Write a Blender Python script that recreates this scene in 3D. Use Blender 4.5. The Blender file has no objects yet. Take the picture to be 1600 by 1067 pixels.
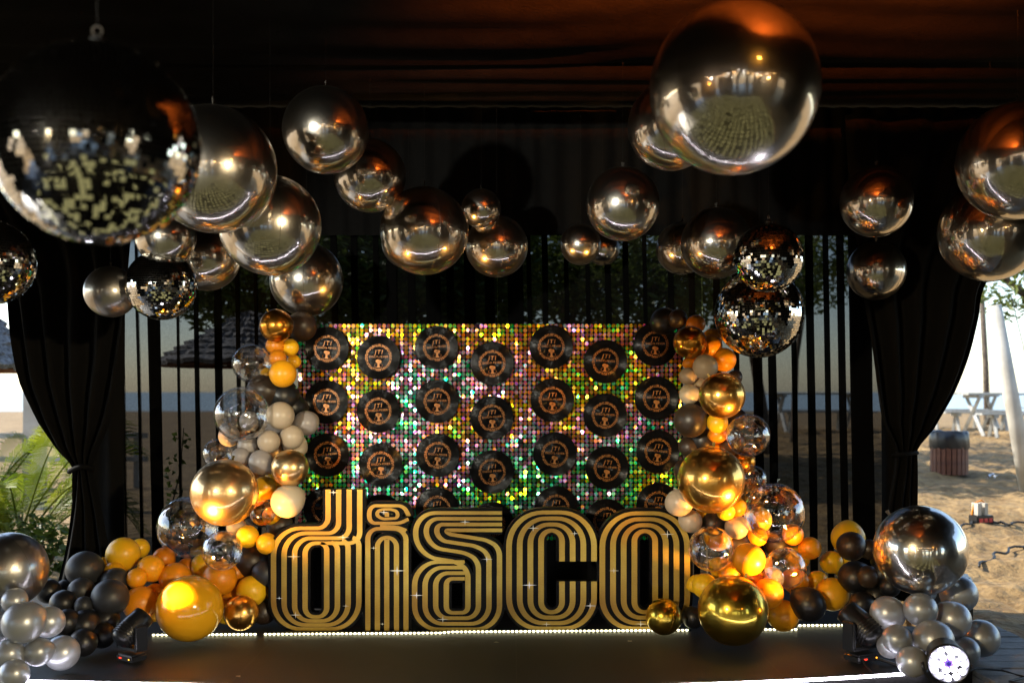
import bpy, bmesh, math, random
from mathutils import Vector, Matrix, Euler, noise
R = math.radians
random.seed(7)
S = bpy.context.scene
COL = S.collection
F = 1555.0; HZ = 612.0; EYE = 1.5

# ------------------------------------------------------------------ camera
cd = bpy.data.cameras.new('camera'); cam = bpy.data.objects.new('camera', cd); COL.objects.link(cam)
cam.location = (0, 0, EYE); cam.rotation_euler = (R(90), 0, 0)
cd.sensor_width = 36; cd.lens = 36 * F / 1600; cd.shift_y = 78.5 / 1600
cd.clip_start = 0.05; cd.clip_end = 6000
cd.dof.use_dof = True; cd.dof.focus_distance = 6.3; cd.dof.aperture_fstop = 1.6
S.camera = cam
# ------------------------------------------------------------------ world, sun, exposure
SUN_EL, SUN_AZ = 38, 285            # azimuth the light comes from, clockwise from +Y
w = bpy.data.worlds.new('World'); S.world = w; w.use_nodes = True
nt = w.node_tree; bg = nt.nodes['Background']
sky = nt.nodes.new('ShaderNodeTexSky'); sky.sky_type = 'NISHITA'; sky.sun_disc = False
sky.sun_elevation = R(SUN_EL); sky.sun_rotation = R(SUN_AZ); sky.dust_density = .6; sky.air_density = 1.0
nt.links.new(sky.outputs[0], bg.inputs[0]); bg.inputs[1].default_value = 0.15
sl = bpy.data.lights.new('sun', 'SUN'); sl.energy = 3.7; sl.angle = R(0.5); sl.color = (1, .93, .82)
so = bpy.data.objects.new('sun', sl); COL.objects.link(so)
sd = Vector((math.sin(R(SUN_AZ)) * math.cos(R(SUN_EL)), math.cos(R(SUN_AZ)) * math.cos(R(SUN_EL)), math.sin(R(SUN_EL))))
so.rotation_euler = sd.to_track_quat('Z', 'Y').to_euler()
vs = S.view_settings; vs.view_transform = 'Standard'; vs.look = 'None'; vs.gamma = 1; vs.exposure = 1.45; vs.use_curve_mapping = False
S.display_settings.display_device = 'sRGB'
c = S.cycles
c.use_denoising = True; c.max_bounces = 10; c.transparent_max_bounces = 24; c.glossy_bounces = 5; c.diffuse_bounces = 3
c.transmission_bounces = 4; c.sample_clamp_indirect = 6; c.caustics_reflective = False; c.caustics_refractive = False

def P(px, py, d):
    return Vector(((px - 800) / F * d, d, EYE + (HZ - py) / F * d))
def floor_d(py, z=0.0): return F * (EYE - z) / (py - HZ)

# ------------------------------------------------------------------ material helpers
def lk(m, a, b): m.node_tree.links.new(a, b)
def mat(name, col, rough=.5, metal=0., **kw):
    m = bpy.data.materials.new(name); m.use_nodes = True
    b = m.node_tree.nodes['Principled BSDF']
    b.inputs['Base Color'].default_value = (*col, 1); b.inputs['Roughness'].default_value = rough
    b.inputs['Metallic'].default_value = metal
    for k, v in kw.items():
        b.inputs[k].default_value = v
    return m
def B(m): return m.node_tree.nodes['Principled BSDF']
def nn(m, t, **kw):
    n = m.node_tree.nodes.new(t)
    for k, v in kw.items():
        if hasattr(n, k): setattr(n, k, v)
        else: n.inputs[k].default_value = v
    return n
def ramp(m, src, stops):
    r = nn(m, 'ShaderNodeValToRGB'); e = r.color_ramp.elements
    while len(e) < len(stops): e.new(.5)
    for i, (p, cc) in enumerate(stops): e[i].position = p; e[i].color = (*cc, 1)
    lk(m, src, r.inputs[0]); return r
def noisy(m, ca, cb, scale=8, detail=5, bump=0, bscale=None, coord='Object', lo=.35, hi=.65, dist=.01):
    tc = nn(m, 'ShaderNodeTexCoord')
    n = nn(m, 'ShaderNodeTexNoise'); n.inputs['Scale'].default_value = scale; n.inputs['Detail'].default_value = detail
    lk(m, tc.outputs[coord], n.inputs['Vector'])
    r = ramp(m, n.outputs[0], [(lo, ca), (hi, cb)]); lk(m, r.outputs[0], B(m).inputs['Base Color'])
    if bump:
        n2 = nn(m, 'ShaderNodeTexNoise'); n2.inputs['Scale'].default_value = bscale or scale * 4; n2.inputs['Detail'].default_value = 6
        lk(m, tc.outputs[coord], n2.inputs['Vector'])
        bp = nn(m, 'ShaderNodeBump'); bp.inputs['Strength'].default_value = bump; bp.inputs['Distance'].default_value = dist
        lk(m, n2.outputs[0], bp.inputs['Height']); lk(m, bp.outputs[0], B(m).inputs['Normal'])
    return m
def emis(name, col, st):
    m = bpy.data.materials.new(name); m.use_nodes = True
    b = B(m); b.inputs['Base Color'].default_value = (.02, .02, .02, 1)
    b.inputs['Emission Color'].default_value = (*col, 1); b.inputs['Emission Strength'].default_value = st
    return m
def foil(name, col, rough=.28, haze=.4, sharp=.045):
    m = bpy.data.materials.new(name); m.use_nodes = True; m.node_tree.nodes.clear()
    o = nn(m, 'ShaderNodeOutputMaterial'); mx = nn(m, 'ShaderNodeMixShader'); mx.inputs[0].default_value = haze
    tc = nn(m, 'ShaderNodeTexCoord'); n = nn(m, 'ShaderNodeTexNoise', Scale=2.5, Detail=3); lk(m, tc.outputs['Object'], n.inputs['Vector'])
    bp = nn(m, 'ShaderNodeBump', Strength=.10, Distance=.02); lk(m, n.outputs[0], bp.inputs['Height'])
    n2 = nn(m, 'ShaderNodeTexNoise', Scale=14, Detail=6); lk(m, tc.outputs['Object'], n2.inputs['Vector'])
    mr = nn(m, 'ShaderNodeMapRange'); mr.inputs[3].default_value = sharp * .7; mr.inputs[4].default_value = sharp * 1.6; lk(m, n2.outputs[0], mr.inputs[0])
    for k, rg in enumerate((sharp, rough)):
        g = nn(m, 'ShaderNodeBsdfPrincipled'); g.inputs['Base Color'].default_value = (*col, 1); g.inputs['Metallic'].default_value = 1; g.inputs['Roughness'].default_value = rg
        if k == 0: lk(m, mr.outputs[0], g.inputs['Roughness'])
        lk(m, bp.outputs[0], g.inputs['Normal']); lk(m, g.outputs[0], mx.inputs[k + 1])
    lk(m, mx.outputs[0], o.inputs[0]); return m
def latex(name, col, rough=.38, metal=0., sheen=0):
    m = mat(name, col, rough, metal)
    b = B(m)
    b.inputs['Subsurface Weight'].default_value = .0
    oi = nn(m, 'ShaderNodeObjectInfo'); hs = nn(m, 'ShaderNodeHueSaturation'); hs.inputs['Color'].default_value = (*col, 1)
    mr = nn(m, 'ShaderNodeMapRange'); mr.inputs[3].default_value = .8; mr.inputs[4].default_value = 1.15
    mh = nn(m, 'ShaderNodeMapRange'); mh.inputs[3].default_value = .49; mh.inputs[4].default_value = .51
    lk(m, oi.outputs['Random'], mr.inputs[0]); lk(m, oi.outputs['Random'], mh.inputs[0])
    lk(m, mr.outputs[0], hs.inputs['Value']); lk(m, mh.outputs[0], hs.inputs['Hue']); lk(m, hs.outputs[0], b.inputs['Base Color'])
    return m
def clear_mat(name, tint):
    m = bpy.data.materials.new(name); m.use_nodes = True
    t = m.node_tree; t.nodes.clear()
    o = nn(m, 'ShaderNodeOutputMaterial'); mx = nn(m, 'ShaderNodeMixShader'); tr = nn(m, 'ShaderNodeBsdfTransparent'); gl = nn(m, 'ShaderNodeBsdfGlossy')
    tr.inputs[0].default_value = (*tint, 1); gl.inputs[0].default_value = (1, 1, 1, 1); gl.inputs['Roughness'].default_value = .03
    fr = nn(m, 'ShaderNodeLayerWeight'); fr.inputs[0].default_value = .35
    mr = nn(m, 'ShaderNodeMapRange'); mr.inputs[3].default_value = .13; mr.inputs[4].default_value = .9
    pw = nn(m, 'ShaderNodeMath', operation='POWER'); pw.inputs[1].default_value = 1.6
    lk(m, fr.outputs['Facing'], pw.inputs[0]); lk(m, pw.outputs[0], mr.inputs[0]); lk(m, mr.outputs[0], mx.inputs[0])
    lk(m, tr.outputs[0], mx.inputs[1]); lk(m, gl.outputs[0], mx.inputs[2]); lk(m, mx.outputs[0], o.inputs[0])
    tc = nn(m, 'ShaderNodeTexCoord'); n = nn(m, 'ShaderNodeTexNoise'); n.inputs['Scale'].default_value = 3
    lk(m, tc.outputs['Object'], n.inputs['Vector'])
    bp = nn(m, 'ShaderNodeBump'); bp.inputs['Strength'].default_value = .2; bp.inputs['Distance'].default_value = .03
    lk(m, n.outputs[0], bp.inputs['Height']); lk(m, bp.outputs[0], gl.inputs['Normal'])
    return m

M = {}
M['silver'] = foil('silver_foil', (.76, .71, .64), .28, .42)
M['satin'] = foil('satin_silver_foil', (.46, .44, .42), .36, .7, .1)
M['gold'] = foil('gold_foil', (.94, .52, .13), .30, .55)
M['amber'] = foil('amber_foil', (.70, .30, .04), .30, .5)
M['champ'] = foil('champagne_foil', (.92, .62, .30), .34, .6)
M['olive'] = foil('olive_gold_foil', (.72, .50, .07), .28, .5)
M['mustard_gloss'] = latex('mustard_gloss', (.78, .40, .012), .12)
M['mustard'] = latex('mustard_latex', (.86, .46, .012), .34)
M['orange'] = latex('orange_latex', (.85, .31, .008), .36)
M['cream'] = latex('cream_latex', (.52, .41, .29), .36)
M['taupe'] = latex('taupe_latex', (.34, .30, .28), .36)
M['brown'] = latex('brown_latex', (.032, .019, .012), .40)
M['black'] = latex('black_latex', (.008, .0085, .010), .38)
M['slate'] = latex('slate_latex', (.026, .028, .034), .45)
M['silver_latex'] = latex('silver_latex', (.40, .42, .45), .36, .55)
M['clear'] = clear_mat('clear_vinyl', (.97, .97, .97))
M['clear_amber'] = clear_mat('clear_amber_vinyl', (.95, .78, .5))
M['seam_s'] = mat('foil_seam', (.22, .20, .18), .35, 1.0)
M['seam_g'] = mat('gold_foil_seam', (.85, .55, .15), .25, 1.0)
M['line'] = mat('nylon_line', (.01, .01, .01), .6)
M['mirror'] = mat('mirror_tile', (.88, .88, .86), .03, 1.0)
M['grout'] = mat('ball_core', (.012, .012, .012), .5)
M['blackcloth'] = noisy(mat('black_cloth', (.0024, .0023, .0022), .85, **{'Specular IOR Level': .15}), (.0016, .0015, .0015), (.0028, .0027, .0026), 30, bump=.3, bscale=300, dist=.002)
M['ceilcloth'] = noisy(mat('ceiling_cloth', (.02, .018, .017), .9, **{'Specular IOR Level': .04}), (.0045, .0041, .0039), (.0068, .0062, .0058), 6, bump=.4, bscale=60, dist=.01)
M['blackmetal'] = mat('black_metal', (.018, .018, .02), .38, .3)
M['plastic'] = mat('black_plastic', (.008, .0085, .010), .3)
M['boardblack'] = mat('black_board', (.0025, .0024, .0024), .35, **{'Specular IOR Level': .1})
M['carpet'] = noisy(mat('stage_carpet', (.02, .018, .018), .55), (.005, .0047, .0052), (.009, .0085, .0092), 7, bump=.35, bscale=240, dist=.003)
M['white'] = noisy(mat('white_paint', (.75, .74, .70), .6), (.36, .33, .27), (.52, .49, .42), 3, bump=.3)
M['whitewood'] = noisy(mat('white_wood', (.6, .62, .62), .6), (.24, .235, .21), (.38, .38, .35), 6, bump=.3)
M['bark'] = noisy(mat('bark', (.12, .09, .06), .9), (.06, .045, .03), (.16, .12, .085), 12, bump=.8, dist=.02)
def leafmat(name, ca, cb, scale, tr=.4):
    m = noisy(mat(name, ca, .45), ca, cb, scale); t = nn(m, 'ShaderNodeBsdfTranslucent'); mx = nn(m, 'ShaderNodeMixShader'); mx.inputs[0].default_value = tr
    col = B(m).inputs['Base Color'].links[0].from_socket; lk(m, col, t.inputs[0]); out = m.node_tree.nodes['Material Output']
    lk(m, B(m).outputs[0], mx.inputs[1]); lk(m, t.outputs[0], mx.inputs[2]); lk(m, mx.outputs[0], out.inputs[0]); return m
M['leaf'] = leafmat('leaf', (.05, .09, .014), (.13, .18, .03), .8)
M['leaf2'] = leafmat('leaf_pale', (.08, .12, .02), (.17, .21, .04), .9)
M['palm'] = leafmat('palm_leaf', (.09, .15, .008), (.27, .29, .018), 1.7)
M['thatch'] = noisy(mat('thatch', (.22, .2, .18), .9), (.12, .11, .10), (.30, .29, .28), 25, bump=1, bscale=60, dist=.03)
M['wood_red'] = noisy(mat('red_wood', (.25, .09, .04), .6), (.085, .024, .010), (.17, .055, .022), 9, bump=.4)
M['deck'] = noisy(mat('deck_wood', (.2, .19, .17), .7), (.13, .125, .115), (.27, .26, .24), 5, bump=.6, bscale=30)
M['bag'] = mat('bin_bag', (.010, .010, .011), .35)
M['red_led'] = emis('red_display', (1, .03, .01), 1.2)
M['orange_led'] = emis('orange_dot', (1, .35, .02), 5)
M['cable'] = mat('cable', (.015, .015, .015), .5)
M['flower'] = mat('red_petal', (.5, .03, .02), .5)

# sand
m = mat('sand', (.42, .30, .17), .9)
tc = nn(m, 'ShaderNodeTexCoord')
n1 = nn(m, 'ShaderNodeTexNoise', Scale=1.1, Detail=8); n2 = nn(m, 'ShaderNodeTexNoise', Scale=9, Detail=8)
for n in (n1, n2): lk(m, tc.outputs['Object'], n.inputs['Vector'])
r1 = ramp(m, n1.outputs[0], [(.35, (.20, .125, .045)), (.65, (.31, .20, .08))])
r2 = ramp(m, n2.outputs[0], [(.38, (.55, .5, .42)), (.55, (1, 1, 1))])
mx = nn(m, 'ShaderNodeMixRGB', blend_type='MULTIPLY'); mx.inputs[0].default_value = .8
lk(m, r1.outputs[0], mx.inputs[1]); lk(m, r2.outputs[0], mx.inputs[2]); lk(m, mx.outputs[0], B(m).inputs['Base Color'])
n3 = nn(m, 'ShaderNodeTexNoise', Scale=5, Detail=10); lk(m, tc.outputs['Object'], n3.inputs['Vector'])
bp = nn(m, 'ShaderNodeBump', Strength=1.0, Distance=.10); lk(m, n3.outputs[0], bp.inputs['Height']); lk(m, bp.outputs[0], B(m).inputs['Normal'])
M['sand'] = m
# sea
m = mat('sea', (.26, .34, .38), .3)
tc = nn(m, 'ShaderNodeTexCoord'); n1 = nn(m, 'ShaderNodeTexNoise', Scale=.4, Detail=6); lk(m, tc.outputs['Object'], n1.inputs['Vector'])
bp = nn(m, 'ShaderNodeBump', Strength=.6, Distance=.3); lk(m, n1.outputs[0], bp.inputs['Height']); lk(m, bp.outputs[0], B(m).inputs['Normal'])
M['sea'] = m
# sheer cloth: woven, lets part of the light through
m = bpy.data.materials.new('sheer_cloth'); m.use_nodes = True; m.node_tree.nodes.clear()
o = nn(m, 'ShaderNodeOutputMaterial'); mx = nn(m, 'ShaderNodeMixShader'); tr = nn(m, 'ShaderNodeBsdfTransparent'); df = nn(m, 'ShaderNodeBsdfDiffuse')
df.inputs[0].default_value = (.004, .004, .004, 1); tr.inputs[0].default_value = (.94, .96, 1, 1)
tc = nn(m, 'ShaderNodeTexCoord'); mp = nn(m, 'ShaderNodeMapping'); mp.inputs['Scale'].default_value = (160, 1, 420)
n1 = nn(m, 'ShaderNodeTexNoise', Scale=1, Detail=2); mr = nn(m, 'ShaderNodeMapRange')
mr.inputs[1].default_value = .25; mr.inputs[2].default_value = .75; mr.inputs[3].default_value = .942; mr.inputs[4].default_value = .88
lk(m, tc.outputs['Object'], mp.inputs[0]); lk(m, mp.outputs[0], n1.inputs['Vector']); lk(m, n1.outputs[0], mr.inputs[0]); lk(m, mr.outputs[0], mx.inputs[0])
lk(m, tr.outputs[0], mx.inputs[1]); lk(m, df.outputs[0], mx.inputs[2]); lk(m, mx.outputs[0], o.inputs[0])
M['sheer'] = m
# holographic sequins: tinted mirror film, every disc its own tint, tints drifting over the wall
m = mat('sequin_film', (.8, .8, .8), .29, .95)
gi = nn(m, 'ShaderNodeNewGeometry'); tc = nn(m, 'ShaderNodeTexCoord')
n1 = nn(m, 'ShaderNodeTexNoise', Scale=1.7, Detail=2); lk(m, tc.outputs['Object'], n1.inputs['Vector'])
n2 = nn(m, 'ShaderNodeTexNoise', Scale=95, Detail=0); lk(m, tc.outputs['Object'], n2.inputs['Vector'])
a = nn(m, 'ShaderNodeMath', operation='MULTIPLY_ADD'); a.inputs[1].default_value = 2.4; lk(m, n1.outputs[0], a.inputs[0])
b1 = nn(m, 'ShaderNodeMath', operation='MULTIPLY'); b1.inputs[1].default_value = .42; lk(m, gi.outputs['Random Per Island'], b1.inputs[0]); lk(m, b1.outputs[0], a.inputs[2])
a2 = nn(m, 'ShaderNodeMath', operation='MULTIPLY_ADD'); a2.inputs[1].default_value = .9; lk(m, n2.outputs[0], a2.inputs[0]); lk(m, a.outputs[0], a2.inputs[2])
fr = nn(m, 'ShaderNodeMath', operation='FRACT'); lk(m, a2.outputs[0], fr.inputs[0])
wn = nn(m, 'ShaderNodeTexWhiteNoise', noise_dimensions='1D'); lk(m, gi.outputs['Random Per Island'], wn.inputs['W'])
ms = nn(m, 'ShaderNodeMapRange'); ms.inputs[3].default_value = .72; ms.inputs[4].default_value = 1.0; lk(m, wn.outputs['Value'], ms.inputs[0])
wn2 = nn(m, 'ShaderNodeTexWhiteNoise', noise_dimensions='1D'); a3 = nn(m, 'ShaderNodeMath', operation='ADD'); a3.inputs[1].default_value = 7.3
lk(m, gi.outputs['Random Per Island'], a3.inputs[0]); lk(m, a3.outputs[0], wn2.inputs['W'])
mv = nn(m, 'ShaderNodeMapRange'); mv.inputs[3].default_value = .55; mv.inputs[4].default_value = 1.0; lk(m, wn2.outputs['Value'], mv.inputs[0])
sx = nn(m, 'ShaderNodeSeparateXYZ'); lk(m, gi.outputs['Incoming'], sx.inputs[0])   # film colour shifts with viewing angle
a4 = nn(m, 'ShaderNodeMath', operation='MULTIPLY_ADD'); a4.inputs[1].default_value = -2.6; lk(m, sx.outputs[2], a4.inputs[0]); lk(m, a2.outputs[0], a4.inputs[2]); lk(m, a4.outputs[0], fr.inputs[0])
rp_ = ramp(m, fr.outputs[0], [(0, (1, .20, .02)), (.11, (1, .55, .10)), (.22, (.70, .9, .10)), (.33, (.04, .9, .10)), (.47, (.02, .80, .35)), (.58, (.02, .55, .75)), (.66, (.9, .75, .30)), (.75, (.14, .14, 1)), (.81, (.75, .10, .7)), (.87, (1, .30, .10)), (.94, (1, .70, .3)), (1, (1, .20, .02))])
mxs = nn(m, 'ShaderNodeMixRGB'); mxs.inputs[1].default_value = (.80, .70, .50, 1); lk(m, ms.outputs[0], mxs.inputs[0]); lk(m, rp_.outputs[0], mxs.inputs[2])
hv = nn(m, 'ShaderNodeHueSaturation'); hv.inputs['Saturation'].default_value = 1.2; lk(m, mxs.outputs[0], hv.inputs['Color']); lk(m, mv.outputs[0], hv.inputs['Value']); lk(m, hv.outputs[0], B(m).inputs['Base Color'])
M['sequin'] = m
# vinyl: black, ring grooves (object coords: disc lies in XZ)
m = mat('vinyl', (.003, .0028, .0028), .24, **{'Specular IOR Level': .13, 'Anisotropic': .8, 'Anisotropic Rotation': .25})
tg = nn(m, 'ShaderNodeTangent'); tg.direction_type = 'RADIAL'; tg.axis = 'Y'; lk(m, tg.outputs[0], B(m).inputs['Tangent'])
tc = nn(m, 'ShaderNodeTexCoord'); wv = nn(m, 'ShaderNodeTexWave', wave_type='RINGS', rings_direction='Y'); wv.inputs['Scale'].default_value = 110
lk(m, tc.outputs['Object'], wv.inputs['Vector']); bp = nn(m, 'ShaderNodeBump', Strength=.35, Distance=.0012); lk(m, wv.outputs[0], bp.inputs['Height']); lk(m, bp.outputs[0], B(m).inputs['Normal'])
M['vinyl'] = m
M['print'] = mat('gold_ink', (.36, .13, .022), .4, .35)
# printed gold of the letters
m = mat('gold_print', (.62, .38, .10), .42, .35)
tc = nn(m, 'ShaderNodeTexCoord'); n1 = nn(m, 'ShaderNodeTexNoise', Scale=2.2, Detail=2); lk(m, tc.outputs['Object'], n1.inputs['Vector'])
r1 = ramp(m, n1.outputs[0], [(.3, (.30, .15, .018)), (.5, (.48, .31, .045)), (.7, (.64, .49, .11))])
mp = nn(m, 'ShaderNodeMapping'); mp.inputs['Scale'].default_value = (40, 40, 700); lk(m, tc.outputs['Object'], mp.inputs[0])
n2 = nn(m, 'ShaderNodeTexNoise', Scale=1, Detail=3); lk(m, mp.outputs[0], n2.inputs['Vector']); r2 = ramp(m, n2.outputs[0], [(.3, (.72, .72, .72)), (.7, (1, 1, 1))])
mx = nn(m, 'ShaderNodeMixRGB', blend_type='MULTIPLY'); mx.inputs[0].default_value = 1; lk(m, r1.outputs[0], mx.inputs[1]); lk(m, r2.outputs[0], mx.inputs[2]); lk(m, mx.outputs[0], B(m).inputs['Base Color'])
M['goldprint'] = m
M['star'] = mat('white_glint_print', (.9, .92, .95), .2, .3)
M['strip'] = emis('pixel_strip_light', (.92, .87, 1.0), 8)
M['bead'] = emis('bead_light', (1, .93, .55), 2.6)
M['parled'] = emis('par_led', (.84, .80, 1.0), 12)
M['bulb'] = emis('warm_bulb', (1, .55, .18), 22)
M['bulbw'] = emis('white_bulb', (1, .93, .85), 22)
M['dance'] = emis('floor_disc', (.75, .68, .28), .14)
M['headlens'] = emis('head_lens', (1, .42, .05), 3.5)
M['amberlens'] = emis('amber_lens', (1, .42, .05), 20)

# ------------------------------------------------------------------ mesh helpers
class MB:
    def __init__(s): s.v = []; s.f = []
    def add(s, vs, fs):
        k = len(s.v); s.v += [tuple(v) for v in vs]; s.f += [tuple(i + k for i in f) for f in fs]; return s
    def box(s, x0, x1, y0, y1, z0, z1, mtx=None):
        vs = [Vector((x, y, z)) for x in (x0, x1) for y in (y0, y1) for z in (z0, z1)]
        if mtx: vs = [mtx @ v for v in vs]
        return s.add(vs, [(0, 1, 3, 2), (4, 6, 7, 5), (0, 4, 5, 1), (2, 3, 7, 6), (0, 2, 6, 4), (1, 5, 7, 3)])
    def tube(s, pts, r, n=8, cap=True, r1=None):
        pts = [Vector(p) for p in pts]; rings = []; up = Vector((0, 0, 1)); L = len(pts)
        prev = None
        for i, p in enumerate(pts):
            t = (pts[min(i + 1, L - 1)] - pts[max(i - 1, 0)]).normalized()
            a = prev if prev is not None else (up.cross(t) if abs(t.z) < .95 else Vector((1, 0, 0)).cross(t))
            a = (a - t * a.dot(t)).normalized(); prev = a; b = t.cross(a)
            rr = r if r1 is None else r + (r1 - r) * i / (L - 1)
            rings.append([p + (a * math.cos(2 * math.pi * k / n) + b * math.sin(2 * math.pi * k / n)) * rr for k in range(n)])
        vs = [v for g in rings for v in g]; fs = []
        for i in range(L - 1):
            for k in range(n): fs.append((i * n + k, i * n + (k + 1) % n, (i + 1) * n + (k + 1) % n, (i + 1) * n + k))
        if cap: fs.append(tuple(range(n))[::-1]); fs.append(tuple((L - 1) * n + k for k in range(n)))
        return s.add(vs, fs)
    def lathe(s, prof, n=32, mtx=None):       # prof: (r, z)
        vs = []; fs = []
        for r, z in prof:
            for k in range(n):
                v = Vector((r * math.cos(2 * math.pi * k / n), r * math.sin(2 * math.pi * k / n), z)); vs.append(mtx @ v if mtx else v)
        for i in range(len(prof) - 1):
            for k in range(n): fs.append((i * n + k, i * n + (k + 1) % n, (i + 1) * n + (k + 1) % n, (i + 1) * n + k))
        return s.add(vs, fs)
    def mesh(s, name, m, smooth=False):
        me = bpy.data.meshes.new(name); me.from_pydata(s.v, [], s.f); me.materials.append(m)
        if smooth: me.shade_smooth()
        me.update(); return me
    def build(s, name, m, parent=None, smooth=False, loc=None, **kw):
        return obj(name, s.mesh(name, m, smooth), parent, loc, **kw)
def obj(name, me, parent=None, loc=None, **kw):
    o = bpy.data.objects.new(name, me); COL.objects.link(o)
    if parent: o.parent = parent
    if loc is not None: o.location = loc
    for k, v in kw.items(): o[k] = v
    return o
def thing(name, label, cat, loc=(0, 0, 0), rz=0, group=None, me=None):
    o = bpy.data.objects.new(name, me); COL.objects.link(o); o.location = loc; o.rotation_euler = (0, 0, rz)
    o['label'] = label; o['category'] = cat
    if group: o['group'] = group
    return o
def copy_thing(o, label, loc=None, rot=None):
    c = o.copy(); COL.objects.link(c); c['label'] = label
    if loc is not None: c.location = loc
    if rot is not None: c.rotation_euler = rot
    for ch in list(o.children):
        d = ch.copy(); COL.objects.link(d); d.parent = c
        for g in list(ch.children): e = g.copy(); COL.objects.link(e); e.parent = d
    return c
def bevel(o, w=.004, seg=2):
    bm = bmesh.new(); bm.from_mesh(o.data)
    bmesh.ops.bevel(bm, geom=bm.edges[:], offset=w, segments=seg, affect='EDGES'); bm.to_mesh(o.data); bm.free(); return o
def rounded(pts, close=False, n=10):          # pts: (x, y, r)
    out = []; L = len(pts)
    for i, (x, y, r) in enumerate(pts):
        p = Vector((x, y))
        if not close and i in (0, L - 1) or r == 0: out.append(p); continue
        a = Vector(pts[i - 1][:2]); b = Vector(pts[(i + 1) % L][:2])
        u = (a - p); v = (b - p); r2 = min(r, u.length * .5 if i not in (1,) or close else u.length, v.length * .5 if i != L - 2 or close else v.length)
        s = p + u.normalized() * r2; e = p + v.normalized() * r2
        k = .5523
        c1 = s + (p - s) * k; c2 = e + (p - e) * k
        for j in range(n + 1):
            t = j / n; out.append(s * (1 - t) ** 3 + c1 * 3 * t * (1 - t) ** 2 + c2 * 3 * t * t * (1 - t) + e * t ** 3)
    return out

# ================================================================== SETTING
def hgt(x, y):
    prof = [(6, -.16), (8, -.1), (14, .35), (21, .58), (28, .6), (45, 0), (60, -.14)]
    v = -.14
    for (a, za), (b, zb) in zip(prof, prof[1:]):
        if a <= y <= b: v = za + (zb - za) * (y - a) / (b - a)
    if y > 60: v = -.14
    t = min(1, max(0, (x - .5) / 3.5)); t = t * t * (3 - 2 * t)
    h = -.14 + (v + .14) * t
    if y > 60: h -= (y - 60) / 75 * .8
    return h
# near ground with footprints, far ground coarse, one sheet
xs = [-600, -250, -120, -60, -35] + [-22 + i * .8 for i in range(26)] + [-1.2 + i * .11 for i in range(155)] + [16.5, 18, 22, 30, 60, 120, 250, 600]
ys = [-60, -25, -12, -4, 2] + [5 + i * .11 for i in range(180)] + [25 + i * 1.2 for i in range(1, 20)] + [55, 60, 70, 85, 100, 120, 140, 170]
v = []; f = []
for j, y in enumerate(ys):
    for i, x in enumerate(xs):
        z = hgt(x, y)
        if 3 < x < 16 and 5 < y < 25:
            q = Vector((x * 2.3, y * 2.3, 0)); z += .065 * (noise.noise(q) + .7 * noise.noise(q * 2.3) - .3 * abs(noise.noise(q * 1.3)))
        if x < 3.3 and y < 7.8 and y > -13 and x > -7: z = min(z, -.45)
        v.append((x, y, z))
W_ = len(xs)
for j in range(len(ys) - 1):
    for i in range(W_ - 1): f.append((j * W_ + i, j * W_ + i + 1, (j + 1) * W_ + i + 1, (j + 1) * W_ + i))
mb = MB(); mb.v = v; mb.f = f
mb.build('ground', M['sand'], smooth=True, kind='structure')
mb = MB().add([(-3500, 100, -.72), (3500, 100, -.72), (3500, 4500, -.72), (-3500, 4500, -.72)], [(0, 1, 2, 3)]); mb.build('sea', M['sea'], kind='structure')

# stage floor with carpet, its front step and the plank deck beside it
mb = MB(); N = 24
front = []
for i in range(N + 1):
    px = -700 + i * (2200 / N + 8); t = px / 1600
    front.append(px)
def fy(x): return 5.055 + (.056 if x > 0 else .017) * x * x   # stage front runs in a shallow curve
xsf = [-4.5 + i * .35 for i in range(21)]
xsf[-1] = 2.5
vs = []
for x in xsf: vs += [(x, fy(x), .004), (x, 7.75, .004), (x, fy(x), -.35)]
fs = []
for i in range(20): fs += [(3 * i, 3 * i + 3, 3 * i + 4, 3 * i + 1), (3 * i + 2, 3 * i + 5, 3 * i + 3, 3 * i)]
MB().add(vs, fs).build('stage_floor', M['carpet'], kind='structure')
for x_ in (-2.9, -1.45, .02, 1.42):
    MB().add([(x_, fy(x_) + .02, .0062), (x_ + .006, fy(x_) + .02, .0062), (x_ + .010, 7.7, .0062), (x_ + .004, 7.7, .0062)], [(0, 1, 2, 3)]).build('floor_joint', M['grout'], kind='structure')
dk = obj('deck', MB().box(2.5, 3.10, 4.3, 6.40, -.16, -.035).mesh('deck', M['deck']), kind='structure')
for i in range(15):
    y = 4.3 + i * .14
    p = MB().box(2.502, 3.13 + random.uniform(-.015, .015), y + .003, y + .134, -.034, -.004 + random.uniform(-.002, .002)).build('plank', M['deck'], dk); bevel(p, .003, 1)
for i in range(9):
    y = 6.44 + i * .14
# hall floor in front of the stage
MB().box(-6, 6, -12, 5.05, -.42, -.36).build('hall_floor', mat('hall_floor', (.03, .03, .03), .3), kind='structure')

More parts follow.
